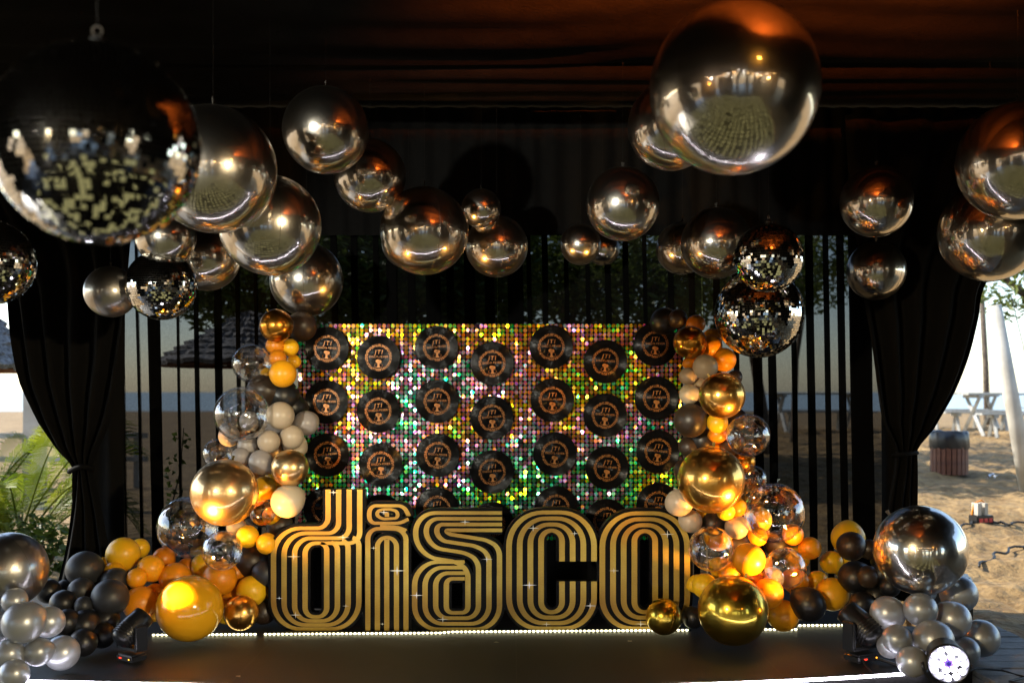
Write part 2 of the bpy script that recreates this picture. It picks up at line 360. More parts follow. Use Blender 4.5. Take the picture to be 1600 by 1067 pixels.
# pavilion: black lined ceiling, walls behind the camera with daylight openings
CZ = 3.4
MB().box(-7, 7, -12, 7.72, CZ + .25, CZ + .3).build('ceiling', M['blackcloth'], kind='structure')
def wall(name, segs):
    mb = MB()
    for s_ in segs: mb.box(*s_)
    return mb.build(name, M['blackcloth'], kind='structure')
wall('wall_front', [(-6.1, -3.2, -12.1, -12, -.4, 3.65), (-1.9, -.9, -12.1, -12, -.4, 3.65), (.9, 2.4, -12.1, -12, -.4, 3.65), (3.8, 6.1, -12.1, -12, -.4, 3.65), (-3.2, -1.9, -12.1, -12, 2.3, 3.65), (-.9, .9, -12.1, -12, 2.3, 3.65), (2.4, 3.8, -12.1, -12, 2.3, 3.65)])
wall('wall_west', [(-6.1, -6, -12, -7.5, -.4, 3.65), (-6.1, -6, -5.8, -1.2, -.4, 3.65), (-6.1, -6, -7.5, -5.8, 2.3, 3.65), (-6.1, -6, -1.2, .8, 2.3, 3.65), (-6.1, -6, .8, 3.6, -.4, 3.65), (-6.1, -6, 3.6, 7.7, 2.6, 3.65)])
wall('wall_east', [(6, 6.1, -12, -8.5, -.4, 3.65), (6, 6.1, -6.8, -2, -.4, 3.65), (6, 6.1, -8.5, -6.8, 2.3, 3.65), (6, 6.1, -2, -.2, 2.3, 3.65), (6, 6.1, -.2, 4.4, -.4, 3.65), (6, 6.1, 4.4, 7.7, 2.6, 3.65)])

# ceiling drapes: three lengths of cloth sagging between battens
def drape(y0, y1, sag, label):
    nx, ny = 60, 14; v = []; f = []
    for j in range(ny + 1):
        for i in range(nx + 1):
            x = -6 + 12 * i / nx; t = j / ny
            z = CZ - sag * math.sin(math.pi * t) + .010 * math.sin(t * 19 + x * .5 + noise.noise(Vector((x * .6, y0, 0))) * 4) + .02 * noise.noise(Vector((x * .5, t * 4, y0)))
            v.append((x, y0 + (y1 - y0) * t, z))
    for j in range(ny):
        for i in range(nx): f.append((j * (nx + 1) + i, j * (nx + 1) + i + 1, (j + 1) * (nx + 1) + i + 1, (j + 1) * (nx + 1) + i))
    mb = MB(); mb.v = v; mb.f = f
    thing('ceiling_drape', label, 'drape', group='cloth lengths under the ceiling', me=mb.mesh('ceiling_drape', M['ceilcloth'], True))
drape(-3.0, 1.2, .12, 'dark cloth length under the ceiling farthest from the sequin wall')
drape(1.25, 4.42, .08, 'dark cloth length under the ceiling above the two largest hanging balls')
drape(4.46, 5.74, .05, 'wide cloth length under the ceiling glowing orange beside the dark gap')
drape(5.83, 6.5, .03, 'narrow cloth length under the ceiling last before the black valance')
MB().box(-6, 6, 5.745, 5.825, CZ + .02, CZ + .08).build('ceiling_batten', M['blackcloth'], kind='structure')
# valance
def pleat_sheet(x0, x1, y, z0, z1, n, amp, seed=0):
    v = []; f = []
    for i in range(n + 1):
        t = i / n; x = x0 + (x1 - x0) * t
        yy = y + amp * math.sin(t * (x1 - x0) * 38 + 2.2 * noise.noise(Vector((x * 2, seed, 0))))
        for k in range(5): v.append((x + .01 * noise.noise(Vector((x * 3, k * .7, seed))), yy + .3 * amp * noise.noise(Vector((x * 4, k, seed))), z0 + (z1 - z0) * k / 4))
    for i in range(n):
        for k in range(4): f.append((i * 5 + k, (i + 1) * 5 + k, (i + 1) * 5 + k + 1, i * 5 + k + 1))
    mb = MB(); mb.v = v; mb.f = f; return mb
thing('black_valance', 'black pleated valance hanging across the top of the sheer curtains', 'valance', me=pleat_sheet(-5.9, 5.9, 7.5, P(0, 368, 7.5).z, CZ + .24, 700, .012).mesh('valance', M['blackcloth'], True))

# ------------------------------------------------------------------ sheer curtains with folded-over bands
D = 7.6
def X(px, d=D): return (px - 800) / F * d
bandsets = [
 ([190, 213, 231, 275.5, 303, 335, 369, 398, 424], [193, 218, 248, 280, 311, 347, 376, 404, 434], 190, 450, 'sheer black curtain with a vine climbing behind its folds'),
 ([450, 478, 519, 551, 586, 606, 640, 668, 700, 728, 760], [456, 486, 529, 562, 595, 623, 652, 690, 712, 745, 775], 450, 780, 'sheer black curtain whose top shows green foliage behind the sequin wall'),
 ([796, 826, 850, 885, 918, 949, 977, 1008, 1047, 1080], [820, 833, 859, 892, 925, 958, 986, 1014, 1056, 1089], 780, 1100, 'sheer black curtain whose top shows pale sky between the leaves'),
 ([1118, 1148, 1178, 1202, 1239, 1263, 1291, 1313, 1333], [1128, 1156, 1192, 1214, 1246, 1274, 1299, 1323, 1364], 1100, 1430, 'sheer black curtain hanging behind the two stacked mirror balls'),
]
for a_, b_, s_, e_, lab in bandsets:
    path = [(X(s_), 0)]
    for p, q in zip(a_, b_):
        p, q = X(p), X(q); mid = (path[-1][0] + p) / 2
        path += [(mid, .018 + random.uniform(-.006, .006)), (p, 0), (q, .004), (q + .001, .02), (p, .022), (p + .001, .034), (q, .036)]
        if q - p > .08: path += [(q + .001, .05), (p, .052), (p + .001, .064), (q, .066)]
        path.append((q + .006, .012))
    path.append((X(e_) - .002, .005))
    v = []; f = []; K = 9; lean = random.uniform(.004, .010)
    for k in range(K):
        z = -.1 + (2.95) * k / (K - 1)
        for (x, y) in path: v.append((x + (1.5 - z) * .018 + .006 * noise.noise(Vector((x * 5, z * 1.1, 3))), D + y + .012 * noise.noise(Vector((x * 3, z, 0))), z))
    Lp = len(path)
    for k in range(K - 1):
        for i in range(Lp - 1): f.append((k * Lp + i, k * Lp + i + 1, (k + 1) * Lp + i + 1, (k + 1) * Lp + i))
    mb = MB(); mb.v = v; mb.f = f
    thing('sheer_curtain', lab, 'curtain', group='sheer curtains across the back', me=mb.mesh('sheer_curtain', M['sheer']))

# ------------------------------------------------------------------ tied-back black curtains at both sides
def interp(tab, y):
    for (a, xa), (b, xb) in zip(tab, tab[1:]):
        if a <= y <= b: return xa + (xb - xa) * (y - a) / (b - a)
    return tab[-1][1] if y > tab[-1][0] else tab[0][1]
def swag(name, outer, inner, d, pleats, par, amp=.035):
    y0, y1 = outer[0][0], outer[-1][0]; v = []; f = []; K = 46; NN = pleats * 8
    for k in range(K):
        py = y0 + (y1 - y0) * k / (K - 1); a = interp(outer, py); b = interp(inner, py)
        wd = abs(b - a) / 250
        for i in range(NN + 1):
            t = i / NN; px = a + (b - a) * t
            am = amp * (.45 + .55 * min(1, wd))
            yy = d + am * math.sin(t * pleats * 2 * math.pi + 3.2 * noise.noise(Vector((t * 2.3, py * .003, d * 7 + outer[0][1])))) + .03 * noise.noise(Vector((t * 3, py * .01, 1)))
            q = P(px, py, d); v.append((q.x, yy, q.z))
    for k in range(K - 1):
        for i in range(NN): f.append((k * (NN + 1) + i, k * (NN + 1) + i + 1, (k + 1) * (NN + 1) + i + 1, (k + 1) * (NN + 1) + i))
    mb = MB(); mb.v = v; mb.f = f
    return mb.build(name, M['blackcloth'], par, True)
def curve_tab(tab, n=4):
    out = []
    for i in range(len(tab) - 1):
        p0 = tab[max(i - 1, 0)]; p1 = tab[i]; p2 = tab[i + 1]; p3 = tab[min(i + 2, len(tab) - 1)]
        for j in range(n):
            t = j / n
            out.append((p1[0] + (p2[0] - p1[0]) * t, .5 * (2 * p1[1] + (p2[1] - p0[1]) * t + (2 * p0[1] - 5 * p1[1] + 4 * p2[1] - p3[1]) * t * t + (3 * p1[1] - p0[1] - 3 * p2[1] + p3[1]) * t ** 3)))
    out.append(tab[-1]); return out
cl = thing('black_curtain', 'opaque black curtain tied back in front of the palms', 'curtain', group='tied-back black curtains')
swag('drape', curve_tab([(180, -190), (360, -50), (440, 4), (520, 18), (600, 34), (660, 58), (705, 88), (735, 116)]), curve_tab([(180, 215), (400, 205), (560, 190), (660, 170), (735, 140)]), 7.15, 5, cl, .07)
swag('tail', curve_tab([(735, 116), (780, 112), (850, 101), (938, 84)]), curve_tab([(735, 142), (800, 158), (870, 172), (938, 180)]), 7.15, 3, cl, .06)
tb = MB(); tb.tube([P(108 + 38 * t, 737 - 6 * math.sin(t * 3.1) - 4 * t, 7.15 - .06 * math.sin(t * 3.14)) for t in [i / 10 for i in range(11)]], .018, 10); tb.build('tieback', M['blackcloth'], cl, True)
cr = thing('black_curtain', 'opaque black curtain tied back beside the sunlit sand and slatted bin', 'curtain', group='tied-back black curtains')
swag('drape', curve_tab([(180, 1800), (360, 1612), (440, 1545), (500, 1532), (560, 1515), (620, 1491), (670, 1462), (706, 1432)]), curve_tab([(180, 1320), (420, 1340), (560, 1360), (660, 1378), (706, 1400)]), 7.15, 5, cr, .07)
swag('tail', [(706, 1433), (938, 1434)], curve_tab([(706, 1400), (780, 1390), (938, 1370)]), 7.15, 3, cr, .05)
tb = MB(); tb.tube([P(1395 + 38 * t, 712 - 5 * t, 7.15 - .05 * math.sin(t * 3.14)) for t in [i / 8 for i in range(9)]], .016, 10); tb.build('tieback', M['blackcloth'], cr, True)
for a_, b_, lab in ((112, 193, 'straight black drape hanging behind the curtain tied back by the palms'), (1376, 1431, 'straight black drape hanging behind the curtain tied back by the sand')):
    thing('black_drape', lab, 'curtain', group='straight black drapes', me=pleat_sheet(X(a_, 7.4), X(b_, 7.4), 7.4, .0, 3.2, 50, .02, a_).mesh('black_drape', M['blackcloth'], True))

# ================================================================== OUTSIDE
def leaves(n, cx, cy, cz, rx, ry, rz, size, seed, gaps=.0, squash=.55):
    rnd = random.Random(seed); mb = MB(); k = 0
    while k < n:
        u = Vector((rnd.gauss(0, 1), rnd.gauss(0, 1), rnd.gauss(0, 1))).normalized() * rnd.random() ** .45
        p = Vector((u.x * rx, u.y * ry, u.z * rz))
        if noise.noise(p * 1.6 / max(rx, .4) * 1.8 + Vector((seed, 0, 0))) < gaps - .12: 
            if rnd.random() < .93: continue
        k += 1
        e = Euler((rnd.uniform(-.9, .9), rnd.uniform(-.9, .9), rnd.uniform(0, 6.28))).to_matrix(); s = size * rnd.uniform(.6, 1.3)
        c0 = p + Vector((cx, cy, cz))
        vs = [c0 + e @ Vector(q) for q in ((0, -s, 0), (s * squash * .7, -.2 * s, .12 * s), (s * squash * .5, .5 * s, .05 * s), (0, s, -.1 * s), (-s * squash * .5, .5 * s, .05 * s), (-s * squash * .7, -.2 * s, .12 * s))]
        mb.add(vs, [(0, 1, 2, 3), (0, 3, 4, 5)])
    return mb
def tree(px, py, d, rx, rz, n, size, lab, lean=0, gaps=0, leaf='leaf', trunk_r=.11):
    c0 = P(px, py, d); g = hgt(c0.x + lean, d)
    t = thing('tree', lab, 'tree', (c0.x + lean, d, g), group='trees behind the pavilion')
    off = Vector((-lean, 0, c0.z - g))
    mb = MB(); mid = Vector((-lean * .3, 0, off.z * .45)); top = off + Vector((0, 0, -rz * .3))
    mb.tube([(0, 0, -.2), (0.02, 0, .3), mid, (mid + top) / 2 + Vector((.06, 0, 0)), top], trunk_r, 9, r1=trunk_r * .55)
    for a in range(7):
        an = a * 2.4; e = off + Vector((math.cos(an) * rx * .75, math.sin(an) * rx * .6, random.uniform(-.3, .5) * rz))
        mb.tube([mid + (top - mid) * random.uniform(.5, .95), (top + e) / 2 + Vector((0, 0, .08)), e], trunk_r * .38, 6, r1=.012)
    mb.build('trunk', M['bark'], t, True)
    leaves(n, off.x, 0, off.z, rx, rx, rz, size, px * .013, gaps).build('crown', M[leaf], t)
tree(400, 430, 15, 1.6, 1.0, 7500, .08, 'leafy tree behind the sheer curtain above the thatched parasol', .5, -.1)
tree(560, 425, 13, 1.25, .95, 7500, .075, 'dense tree behind the sheer curtain nearest the mirror orbs over the d', .2, -.15)
tree(720, 440, 14, 1.3, 1.3, 8000, .08, 'dark tree in the middle behind the sequin wall', -.2, -.2)
tree(875, 425, 16, 1.5, 1.1, 5200, .08, 'loose tree showing pale sky through its leaves above the records', .3, .02, 'leaf2')
tree(1010, 420, 14.5, 1.3, 1.0, 4200, .075, 'sparse tree behind the sheer curtain above the far corner of the sequin wall', .2, .06, 'leaf2')
tree(1150, 430, 17, 1.5, 1.1, 2900, .09, 'sparse tree behind the two stacked mirror balls', .5, .1, 'leaf2')
tree(1590, 425, 14, .95, .7, 1500, .06, 'bright leafed tree in the open above the leaning white pole', 1.6, .02, 'leaf2', .09)
tree(1255, 400, 19, 1.4, 1.2, 2600, .08, 'slender forked tree seen through the last sheer curtain', -.2, .05, 'leaf2', .07)
# thatched parasols
def parasol(px, ey, ay, d, r, lab):
    e = P(px, ey, d); a = P(px, ay, d); g = hgt(e.x, d)
    t = thing('thatched_parasol', lab, 'parasol', (e.x, d, g), group='thatched beach parasols')
    H = a.z - g; E = e.z - g
    mb = MB(); n = 96; rows = 9
    for k in range(rows):
        t0, t1 = k / rows, (k + 1.25) / rows
        pr = []
        for i in range(n):
            an = 2 * math.pi * i / n; j = random.uniform(-.02, .03)
            r0 = r * t0 + .02; r1 = min(r * t1, r * 1.02) + j
            z0 = H - (H - E) * t0 - .0; z1 = H - (H - E) * min(t1, 1.03) + .03 + j
            pr.append((Vector((math.cos(an) * r0, math.sin(an) * r0, z0)), Vector((math.cos(an) * r1, math.sin(an) * r1, z1)), Vector((math.cos(an) * (r1 - .02), math.sin(an) * (r1 - .02), z1 - .05))))
        vs = [p for q in pr for p in q]; fs = []
        for i in range(n): j = (i + 1) % n; fs += [(3 * i, 3 * i + 1, 3 * j + 1, 3 * j), (3 * i + 1, 3 * i + 2, 3 * j + 2, 3 * j + 1)]
        mb.add(vs, fs)
    rf = mb.build('thatch', M['thatch'], t); rf['kind'] = 'stuff'
    MB().tube([(0, 0, 0), (0, 0, H - .05)], .06, 10).build('pole', M['bark'], t, True)
    mb = MB()
    for i in range(10):
        an = i * math.pi / 5; mb.tube([(0, 0, H - .12), (math.cos(an) * r * .97, math.sin(an) * r * .97, E + .01)], .022, 6)
    mb.tube([(math.cos(a_ * math.pi / 16) * r * .96, math.sin(a_ * math.pi / 16) * r * .96, E - .04) for a_ in range(33)], .03, 6)
    mb.build('frame', M['wood_red'], t)
parasol(-75, 572, 425, 11, .9, 'grey thatched parasol above the palms outside the tied-back curtain')
parasol(390, 566, 486, 13, 1.15, 'thatched parasol seen dark through the sheer curtain under the leafy tree')
# palm
def frond(mb, base, az, L, rise, droop, nl, rnd, w=.013):
    pts = []; 
    for i in range(17):
        t = i / 16; h = rise * t * L - droop * L * t ** 2.4; rr = L * (t * .72 - .12 * t * t)
        pts.append(Vector(base) + Vector((math.cos(az) * rr, math.sin(az) * rr, h)))
    mb.tube(pts, .011, 5, r1=.003)
    for i in range(nl):
        t = .16 + .84 * i / nl; k = min(15, int(t * 16)); p = pts[k].lerp(pts[k + 1], t * 16 - k); tg = (pts[k + 1] - pts[k]).normalized()
        for sgn in (-1, 1):
            side = Vector((-math.sin(az), math.cos(az), 0)) * sgn
            ln = L * .30 * (math.sin(min(1, (t - .08) * 1.25) * math.pi * .82) ** .6 + .12) * rnd.uniform(.85, 1.1)
            dr = (side * .72 + tg * .75 + Vector((0, 0, .35))).normalized(); q1 = p + dr * ln * .5; q2 = p + dr * ln + Vector((0, 0, -.30 * ln))
            wv = tg * w * .5
            mb.add([p - wv * .4, p + wv * .4, q1 + wv, q1 - wv, q2], [(0, 1, 2, 3), (3, 2, 4)])
def palm(x, y, n, L, seed, lab, z=None):
    rnd = random.Random(seed); g = hgt(x, y) if z is None else z
    t = thing('areca_palm', lab, 'palm', (x, y, g), group='areca palms by the curtain')
    mb = MB()
    for i in range(6): a = i * 1.05; mb.tube([(.07 * math.cos(a), .07 * math.sin(a), -.1), (.12 * math.cos(a), .12 * math.sin(a), .5)], .018, 7, r1=.012)
    mb.build('trunk', M['bark'], t, True)
    for i in range(n):
        az = i * 2.399 + rnd.uniform(-.3, .3); q = MB()
        frond(q, (.1 * math.cos(az), .1 * math.sin(az), rnd.uniform(.15, .5)), az, L * rnd.uniform(.75, 1.1), rnd.uniform(.55, 1.15), rnd.uniform(.35, .75), 60, rnd)
        q.build('frond', M['palm'], t)
palm(-4.55, 9.2, 17, 1.45, 3, 'bright green areca palm filling the gap beside the tied-back curtain')
palm(-5.35, 9.9, 15, 1.9, 5, 'taller areca palm standing behind the bright one')
palm(-4.75, 8.2, 11, .9, 8, 'low areca palm nearest the big silver orb on the floor')
def bush(x, y, r, n, sz, lab, leaf='leaf2', seed=1):
    t = thing('leafy_shrub', lab, 'shrub', (x, y, hgt(x, y)))
    mb = MB()
    for i in range(7): a = i * .9; mb.tube([(0, 0, -.05), (math.cos(a) * r * .6, math.sin(a) * r * .6, r * 1.1)], .01, 5)
    mb.build('stem', M['bark'], t); leaves(n, 0, 0, r, r, r, r * .9, sz, seed, -.1, .8).build('foliage', M[leaf], t)
    return t
b_ = bush(-4.05, 8.5, .32, 420, .045, 'leafy shrub at the foot of the palms beside the curtain tail', 'leaf', 4)
b_ = bush(-4.7, 8.75, .3, 260, .05, 'pale leafy shrub with a red flower among the palm fronds', 'leaf2', 9)
mb = MB()
for i in range(7): a = i * .9; mb.add([(0, 0, .55), (.035 * math.cos(a), .035 * math.sin(a) - .31, .60), (.035 * math.cos(a + .7), .035 * math.sin(a + .7) - .31, .60)], [(0, 1, 2)])
mb.build('flower', M['flower'], b_)
# vine behind curtain
vt = thing('climbing_vine', 'thin climbing vine silhouetted behind the sheer curtain', 'vine', (P(262, 700, 8.0).x, 8.0, hgt(-2.7, 8)))
mb = MB(); rnd = random.Random(2); mb.tube([(0, 0, 0), (.0, 0, .5), (.04, 0, .75), (.10, 0, 1.0), (.13, 0, 1.35)], .008, 5, r1=.004); mb.build('stem', M['bark'], vt)
mb = MB()
for i in range(60):
    z = rnd.uniform(.35, 1.3); x = .12 * (z - .4) + rnd.uniform(-.08, .08); s = rnd.uniform(.018, .034)
    e = Euler((R(90) + rnd.uniform(-.6, .6), rnd.uniform(0, 6.28), 0)).to_matrix()
    mb.add([Vector((x, rnd.uniform(-.04, .04), z)) + e @ Vector(q) * s for q in ((0, -1, 0), (.6, 0, .1), (0, 1, 0), (-.6, 0, .1))], [(0, 1, 2, 3)])
mb.build('foliage', M['leaf'], vt)
# white pillar, low wall, chair like posts outside by the palms
pl = thing('white_pillar', 'white square pillar outside between palm fronds and the curtain edge', 'pillar', (P(55, 700, 14).x, 14, hgt(-6.7, 14)))
bevel(MB().box(-.12, .12, -.12, .12, 0, 2.05).build('shaft', M['white'], pl), .01); bevel(MB().box(-.17, .17, -.17, .17, 2.052, 2.12).build('cap', M['white'], pl), .01); bevel(MB().box(-.16, .16, -.16, .16, -.1, .1).build('base', M['white'], pl), .01)
fe = thing('white_rail', 'white wooden rail fence on the pale sand beyond the palms', 'fence', (-7.4, 17, hgt(-7, 17)))
for i in range(4): MB().box(-1.9 + i * .95, -1.82 + i * .95, -.04, .04, -.1, .95).build('post', M['whitewood'], fe)
for z in (.45, .85): MB().box(-1.95, 1.2, -.065, -.042, z, z + .09).build('rail', M['whitewood'], fe)

# picnic tables
def picnic(x, y, rz, lab):
    t = thing('picnic_table', lab, 'table', (x, y, hgt(x, y) - .01), rz, 'white picnic tables on the sand')
    for i in range(4): bevel(MB().box(-1.1, 1.1, -.36 + i * .185, -.19 + i * .185, .86, .90).build('tabletop_plank', M['whitewood'], t), .004, 1)
    for sx in (-1, 1):
        mb = MB(); X0 = sx * .82
        for s2 in (-1, 1): mb.tube([(X0 + .021 * s2, -.42 * s2, 0), (X0 + .021 * s2, .32 * s2, .82)], .045, 4)
        mb.box(X0 - .05, X0 + .05, -.36, .36, .80, .858)
        mb.build('cross_leg', M['whitewood'], t)
    for s2 in (-1, 1):
        be = thing('bench', '', '', (0, 0, 0)); be.parent = t
        for k in ('label', 'category'): del be[k]
        for i in range(2): bevel(MB().box(-1.1, 1.1, s2 * .78 - .15 + i * .155, s2 * .78 - .01 + i * .155, .46, .495).build('plank', M['whitewood'], be), .004, 1)
        for X0 in (-.8, .8):
            MB().box(X0 - .05, X0 + .05, s2 * .78 - .14, s2 * .78 + .14, .40, .458).build('bearer', M['whitewood'], be)
            MB().tube([(X0, s2 * .78 - .16, 0), (X0, s2 * .78 - .03, .4)], .04, 4).build('leg', M['whitewood'], be)
            MB().tube([(X0, s2 * .78 + .16, 0), (X0, s2 * .78 + .03, .4)], .04, 4).build('leg', M['whitewood'], be)
    return t
picnic(P(1580, 0, 21).x, 21, R(2), 'white picnic table nearest the leaning pole')
picnic(P(1500, 0, 24).x, 24.2, R(-3), 'white picnic table half hidden behind the curtain edge')
picnic(P(1690, 0, 26).x, 26, R(4), 'white picnic table farthest back beyond the leaning pole')
picnic(P(1275, 0, 23).x, 23, R(0), 'picnic table seen through the last sheer curtain')
# leaning pole
mb = MB(); a = P(1553, 477, 12.5); b = P(1612, 790, 12.5)
lp = thing('leaning_pole', 'thick white pole leaning over the sand beside the slatted bin', 'pole', (b.x, b.y, b.z))
MB().tube([(0, 0, -.1), (a - b) * .5 + Vector((0, 0, 0)), (a - b)], .098, 20, r1=.088).build('shaft', M['white'], lp, True)
MB().tube([(a - b) * .985 + Vector((.16, -.1, .15)), (a - b) * .8 + Vector((.22, -.1, 0)), (a - b) * .55 + Vector((.2, -.1, 0)), (a - b) * .3 + Vector((.22, -.1, 0))], .006, 5).build('cable', M['cable'], lp)
dpst = thing('dark_post', 'slim dark post standing behind the picnic tables', 'post', (P(1543, 0, 27).x, 27, hgt(12, 27)))
MB().tube([(0, 0, -.1), (-.05, 0, 1.6), (-.2, 0, 4.2)], .085, 10, r1=.07).build('shaft', M['bark'], dpst, True)
MB().lathe([(.0, 4.2), (.072, 4.21), (.06, 4.25), (0, 4.26)], 10, Matrix.Translation((-.2, 0, 0))).build('cap', M['bark'], dpst)
# bin
bp_ = P(1483, 740, 14); bn = thing('litter_bin', 'round litter bin of reddish wooden slats lined with a black bag', 'bin', (bp_.x, 14, bp_.z))
sl_me = None
for i in range(22):
    an = i * 2 * math.pi / 22
    if sl_me is None:
        q = MB().box(-.028, .028, -.012, .012, 0, .42); sl_me = q.mesh('slat', M['wood_red'])
    o = obj('slat', sl_me, bn, (math.cos(an) * .235, math.sin(an) * .235, 0)); o.rotation_euler = (0, 0, an + math.pi / 2)
MB().lathe([(0, .02), (.205, .02), (.21, .40)], 28).build('liner', M['grout'], bn, True)
mb = MB(); pr = []; n = 48; vs = []; fs = []
prof = [(.19, .30), (.20, .585), (.235, .60), (.255, .57), (.262, .48), (.256, .39), (.25, .36)]
for r_, z_ in prof:
    for k in range(n):
        a_ = 2 * math.pi * k / n; j = 1 + .035 * noise.noise(Vector((math.cos(a_) * 4, math.sin(a_) * 4, z_ * 9))) + .02 * math.sin(a_ * 13 + z_ * 20)
        vs.append((r_ * j * math.cos(a_), r_ * j * math.sin(a_), z_ + .015 * noise.noise(Vector((a_ * 3, z_, 0)))))
for i in range(len(prof) - 1):
    for k in range(n): fs.append((i * n + k, i * n + (k + 1) % n, (i + 1) * n + (k + 1) % n, (i + 1) * n + k))
mb.add(vs, fs); mb.build('bag', M['bag'], bn, True)
# power box on the sand
q = P(1533, 822, 10.6); zg = hgt(q.x, 10.6)
pb = thing('power_box', 'white and red socket box with plugs lying on the sand', 'power box', (q.x, 10.6, zg), R(15)); pb.scale = (.8, .8, .8)
bevel(MB().box(-.13, .13, -.09, .09, .0, .12).build('case', M['plastic'], pb), .012)
for i in range(3): MB().box(-.105 + i * .075, -.05 + i * .075, -.098, -.091, .03, .085).build('socket', mat('socket_red', (.5, .03, .02), .4), pb)
for i in range(2): MB().box(-.11 + i * .11, -.06 + i * .11, -.07, .05, .122, .28).build('plug', M['white'], pb)
MB().tube([(.07, .0, .12), (.10, 0, .25), (.02, .02, .31), (-.10, .02, .27), (-.13, .02, .12)], .012, 6).build('handle', M['orange'], pb)
for k, (pts, lab) in enumerate((([(1440, 858), (1480, 842), (1505, 826), (1525, 815)], 'black cable running over the sand from the curtain to the power box'), ([(1545, 815), (1562, 822), (1585, 822), (1620, 816), (1660, 818)], 'black cable running over the sand away from the power box'), ([(1530, 890), (1555, 872), (1580, 862), (1615, 850)], 'short loose black cable on the sand behind the silver orb'))):
    v_ = []
    for (a_, b_) in pts:
        d_ = 9.0
        for _ in range(30):
            p_ = P(a_, b_, d_); g_ = hgt(p_.x, d_); d_ += (p_.z - g_) * F / max(40, (b_ - HZ)) * .6
        v_.append(Vector((p_.x, p_.y, hgt(p_.x, p_.y) + .03)))
    fine = []
    for i in range(len(v_) - 1):
        for j in range(6): t = j / 6; p_ = v_[i].lerp(v_[i + 1], t); fine.append(p_ + Vector((0, .05 * math.sin(t * 6.28 + i), .01 * math.sin(t * 9))))
    thing('cable', lab, 'cable', me=MB().tube(fine, .012, 6).mesh('cable', M['cable'], True))
q = P(1555, 757, 13.5)
mb = MB(); rnd = random.Random(5)
for i in range(26):
    a_ = Vector((rnd.uniform(-.1, .1), rnd.uniform(-.04, .04), rnd.uniform(.0, .05))); mb.add([a_ + Vector((rnd.uniform(-.03, .03), rnd.uniform(-.03, .03), rnd.uniform(-.01, .025))) for _ in range(3)], [(0, 1, 2)])
thing('foil_scrap', 'crumpled shiny wrapper glinting on the sand between bin and power box', 'litter', (q.x, 13.5, hgt(q.x, 13.5) + .02), me=mb.mesh('foil_scrap', mat('wrapper', (.85, .87, .9), .12, .9)))

# ================================================================== STAGE SET
# sequin wall
DW = 6.90
wl, wr, wt = X(466, DW), X(1067.5, DW), P(0, 506, DW).z
sw = thing('sequin_wall', 'glittering holographic sequin wall carrying vinyl records behind the letters', 'backdrop', (0, DW, 0))
bevel(MB().box(wl, wr, .004, .04, .0, wt).build('backing', M['boardblack'], sw), .002, 1)
pit = .03055; nc = int((wr - wl) / pit); nr = int((wt - .45) / pit); mb = MB(); rnd = random.Random(11)
for r_ in range(nr):
    for c_ in range(nc):
        x = wl + pit * (c_ + .5) + rnd.gauss(0, .0006); z = wt - pit * (r_ + .5) + rnd.gauss(0, .0006)
        ax, az = rnd.gauss(0, .17), rnd.gauss(0, .13); rot = Euler((ax, 0, az)).to_matrix(); rx, rz = .0137, .0152
        vs = []
        for k in range(8):
            a_ = math.pi / 8 + k * math.pi / 4; vs.append(rot @ Vector((rx * math.cos(a_), 0, rz * math.sin(a_))) + Vector((x, -.0095, z)))
        mb.add(vs, [tuple(range(8))])
mb.build('sequins', M['sequin'], sw, kind='stuff')
mb = MB()
for c_ in range(int((wr - wl) / .3) + 1): mb.box(wl + c_ * .3 - .0012, wl + c_ * .3 + .0012, -.0012, .003, .45, wt)
mb.build('panel_joint', M['grout'], sw)

# records
REC = [[(511, 544.6), (510, 628), (511.6, 710.7), (508, 795)], [(591.5, 558.5), (591, 642), (595, 726), (595, 806)], [(682, 543), (683, 627), (684, 711), (683, 795)],
       [(769, 568), (768.6, 652.6), (769, 737), (769, 818)], [(861.4, 542), (863, 625), (867, 709), (869, 793)], [(946, 565), (945.5, 648.6), (948.6, 730.6), (948, 813)],
       [(1023.8, 538), (1025.6, 622), (1028, 705.5), (1028, 788)]]
DR = 6.86; RR = 34 / F * DR
ryx = Matrix.Rotation(R(90), 4, 'X')
def text_mesh(body, size, name, m, sp=1.15, shear=0.):
    cu = bpy.data.curves.new(name, 'FONT'); cu.body = body; cu.size = size; cu.align_x = 'CENTER'; cu.align_y = 'CENTER'; cu.resolution_u = 3; cu.extrude = .0004; cu.offset = size * .004; cu.space_character = sp; cu.shear = shear
    o = bpy.data.objects.new(name, cu); COL.objects.link(o); bpy.context.view_layer.update()
    me = bpy.data.meshes.new_from_object(o); bpy.data.objects.remove(o); me.transform(ryx); me.materials.clear(); me.materials.append(m); return me
rec = thing('vinyl_record', '', 'vinyl record', (0, 0, 0), group='vinyl records on the sequin wall')
prof = [(.0036, .0), (.0036, .0022), (RR * .34, .0022), (RR * .345, .0017), (RR * .97, .0017), (RR * .985, .0024), (RR, .0018), (RR, -.0005)]
rec.data = None
disc = MB().lathe(prof, 72, ryx).mesh('disc', M['vinyl'], True)
recm = obj('disc', disc, rec)
mb = MB(); rnd = random.Random(3)
for i in range(54):                                        # leafy ring round the label
    a_ = i * 2 * math.pi / 54; r0 = RR * .56
    for k in range(2):
        an = a_ + rnd.uniform(-.03, .03); rr = r0 + (k - .5) * RR * .06 + rnd.uniform(-.0015, .0015); s = RR * rnd.uniform(.03, .05); tw = an + rnd.uniform(-.9, .9)
        c_ = Vector((math.cos(an) * rr, -.0024, math.sin(an) * rr)); u = Vector((math.cos(tw), 0, math.sin(tw))) * s; w_ = Vector((-math.sin(tw), 0, math.cos(tw))) * s * .5
        mb.add([c_ - u, c_ + w_, c_ + u, c_ - w_], [(0, 1, 2, 3)])
obj('label_ring', mb.mesh('label_ring', M['print']), rec)
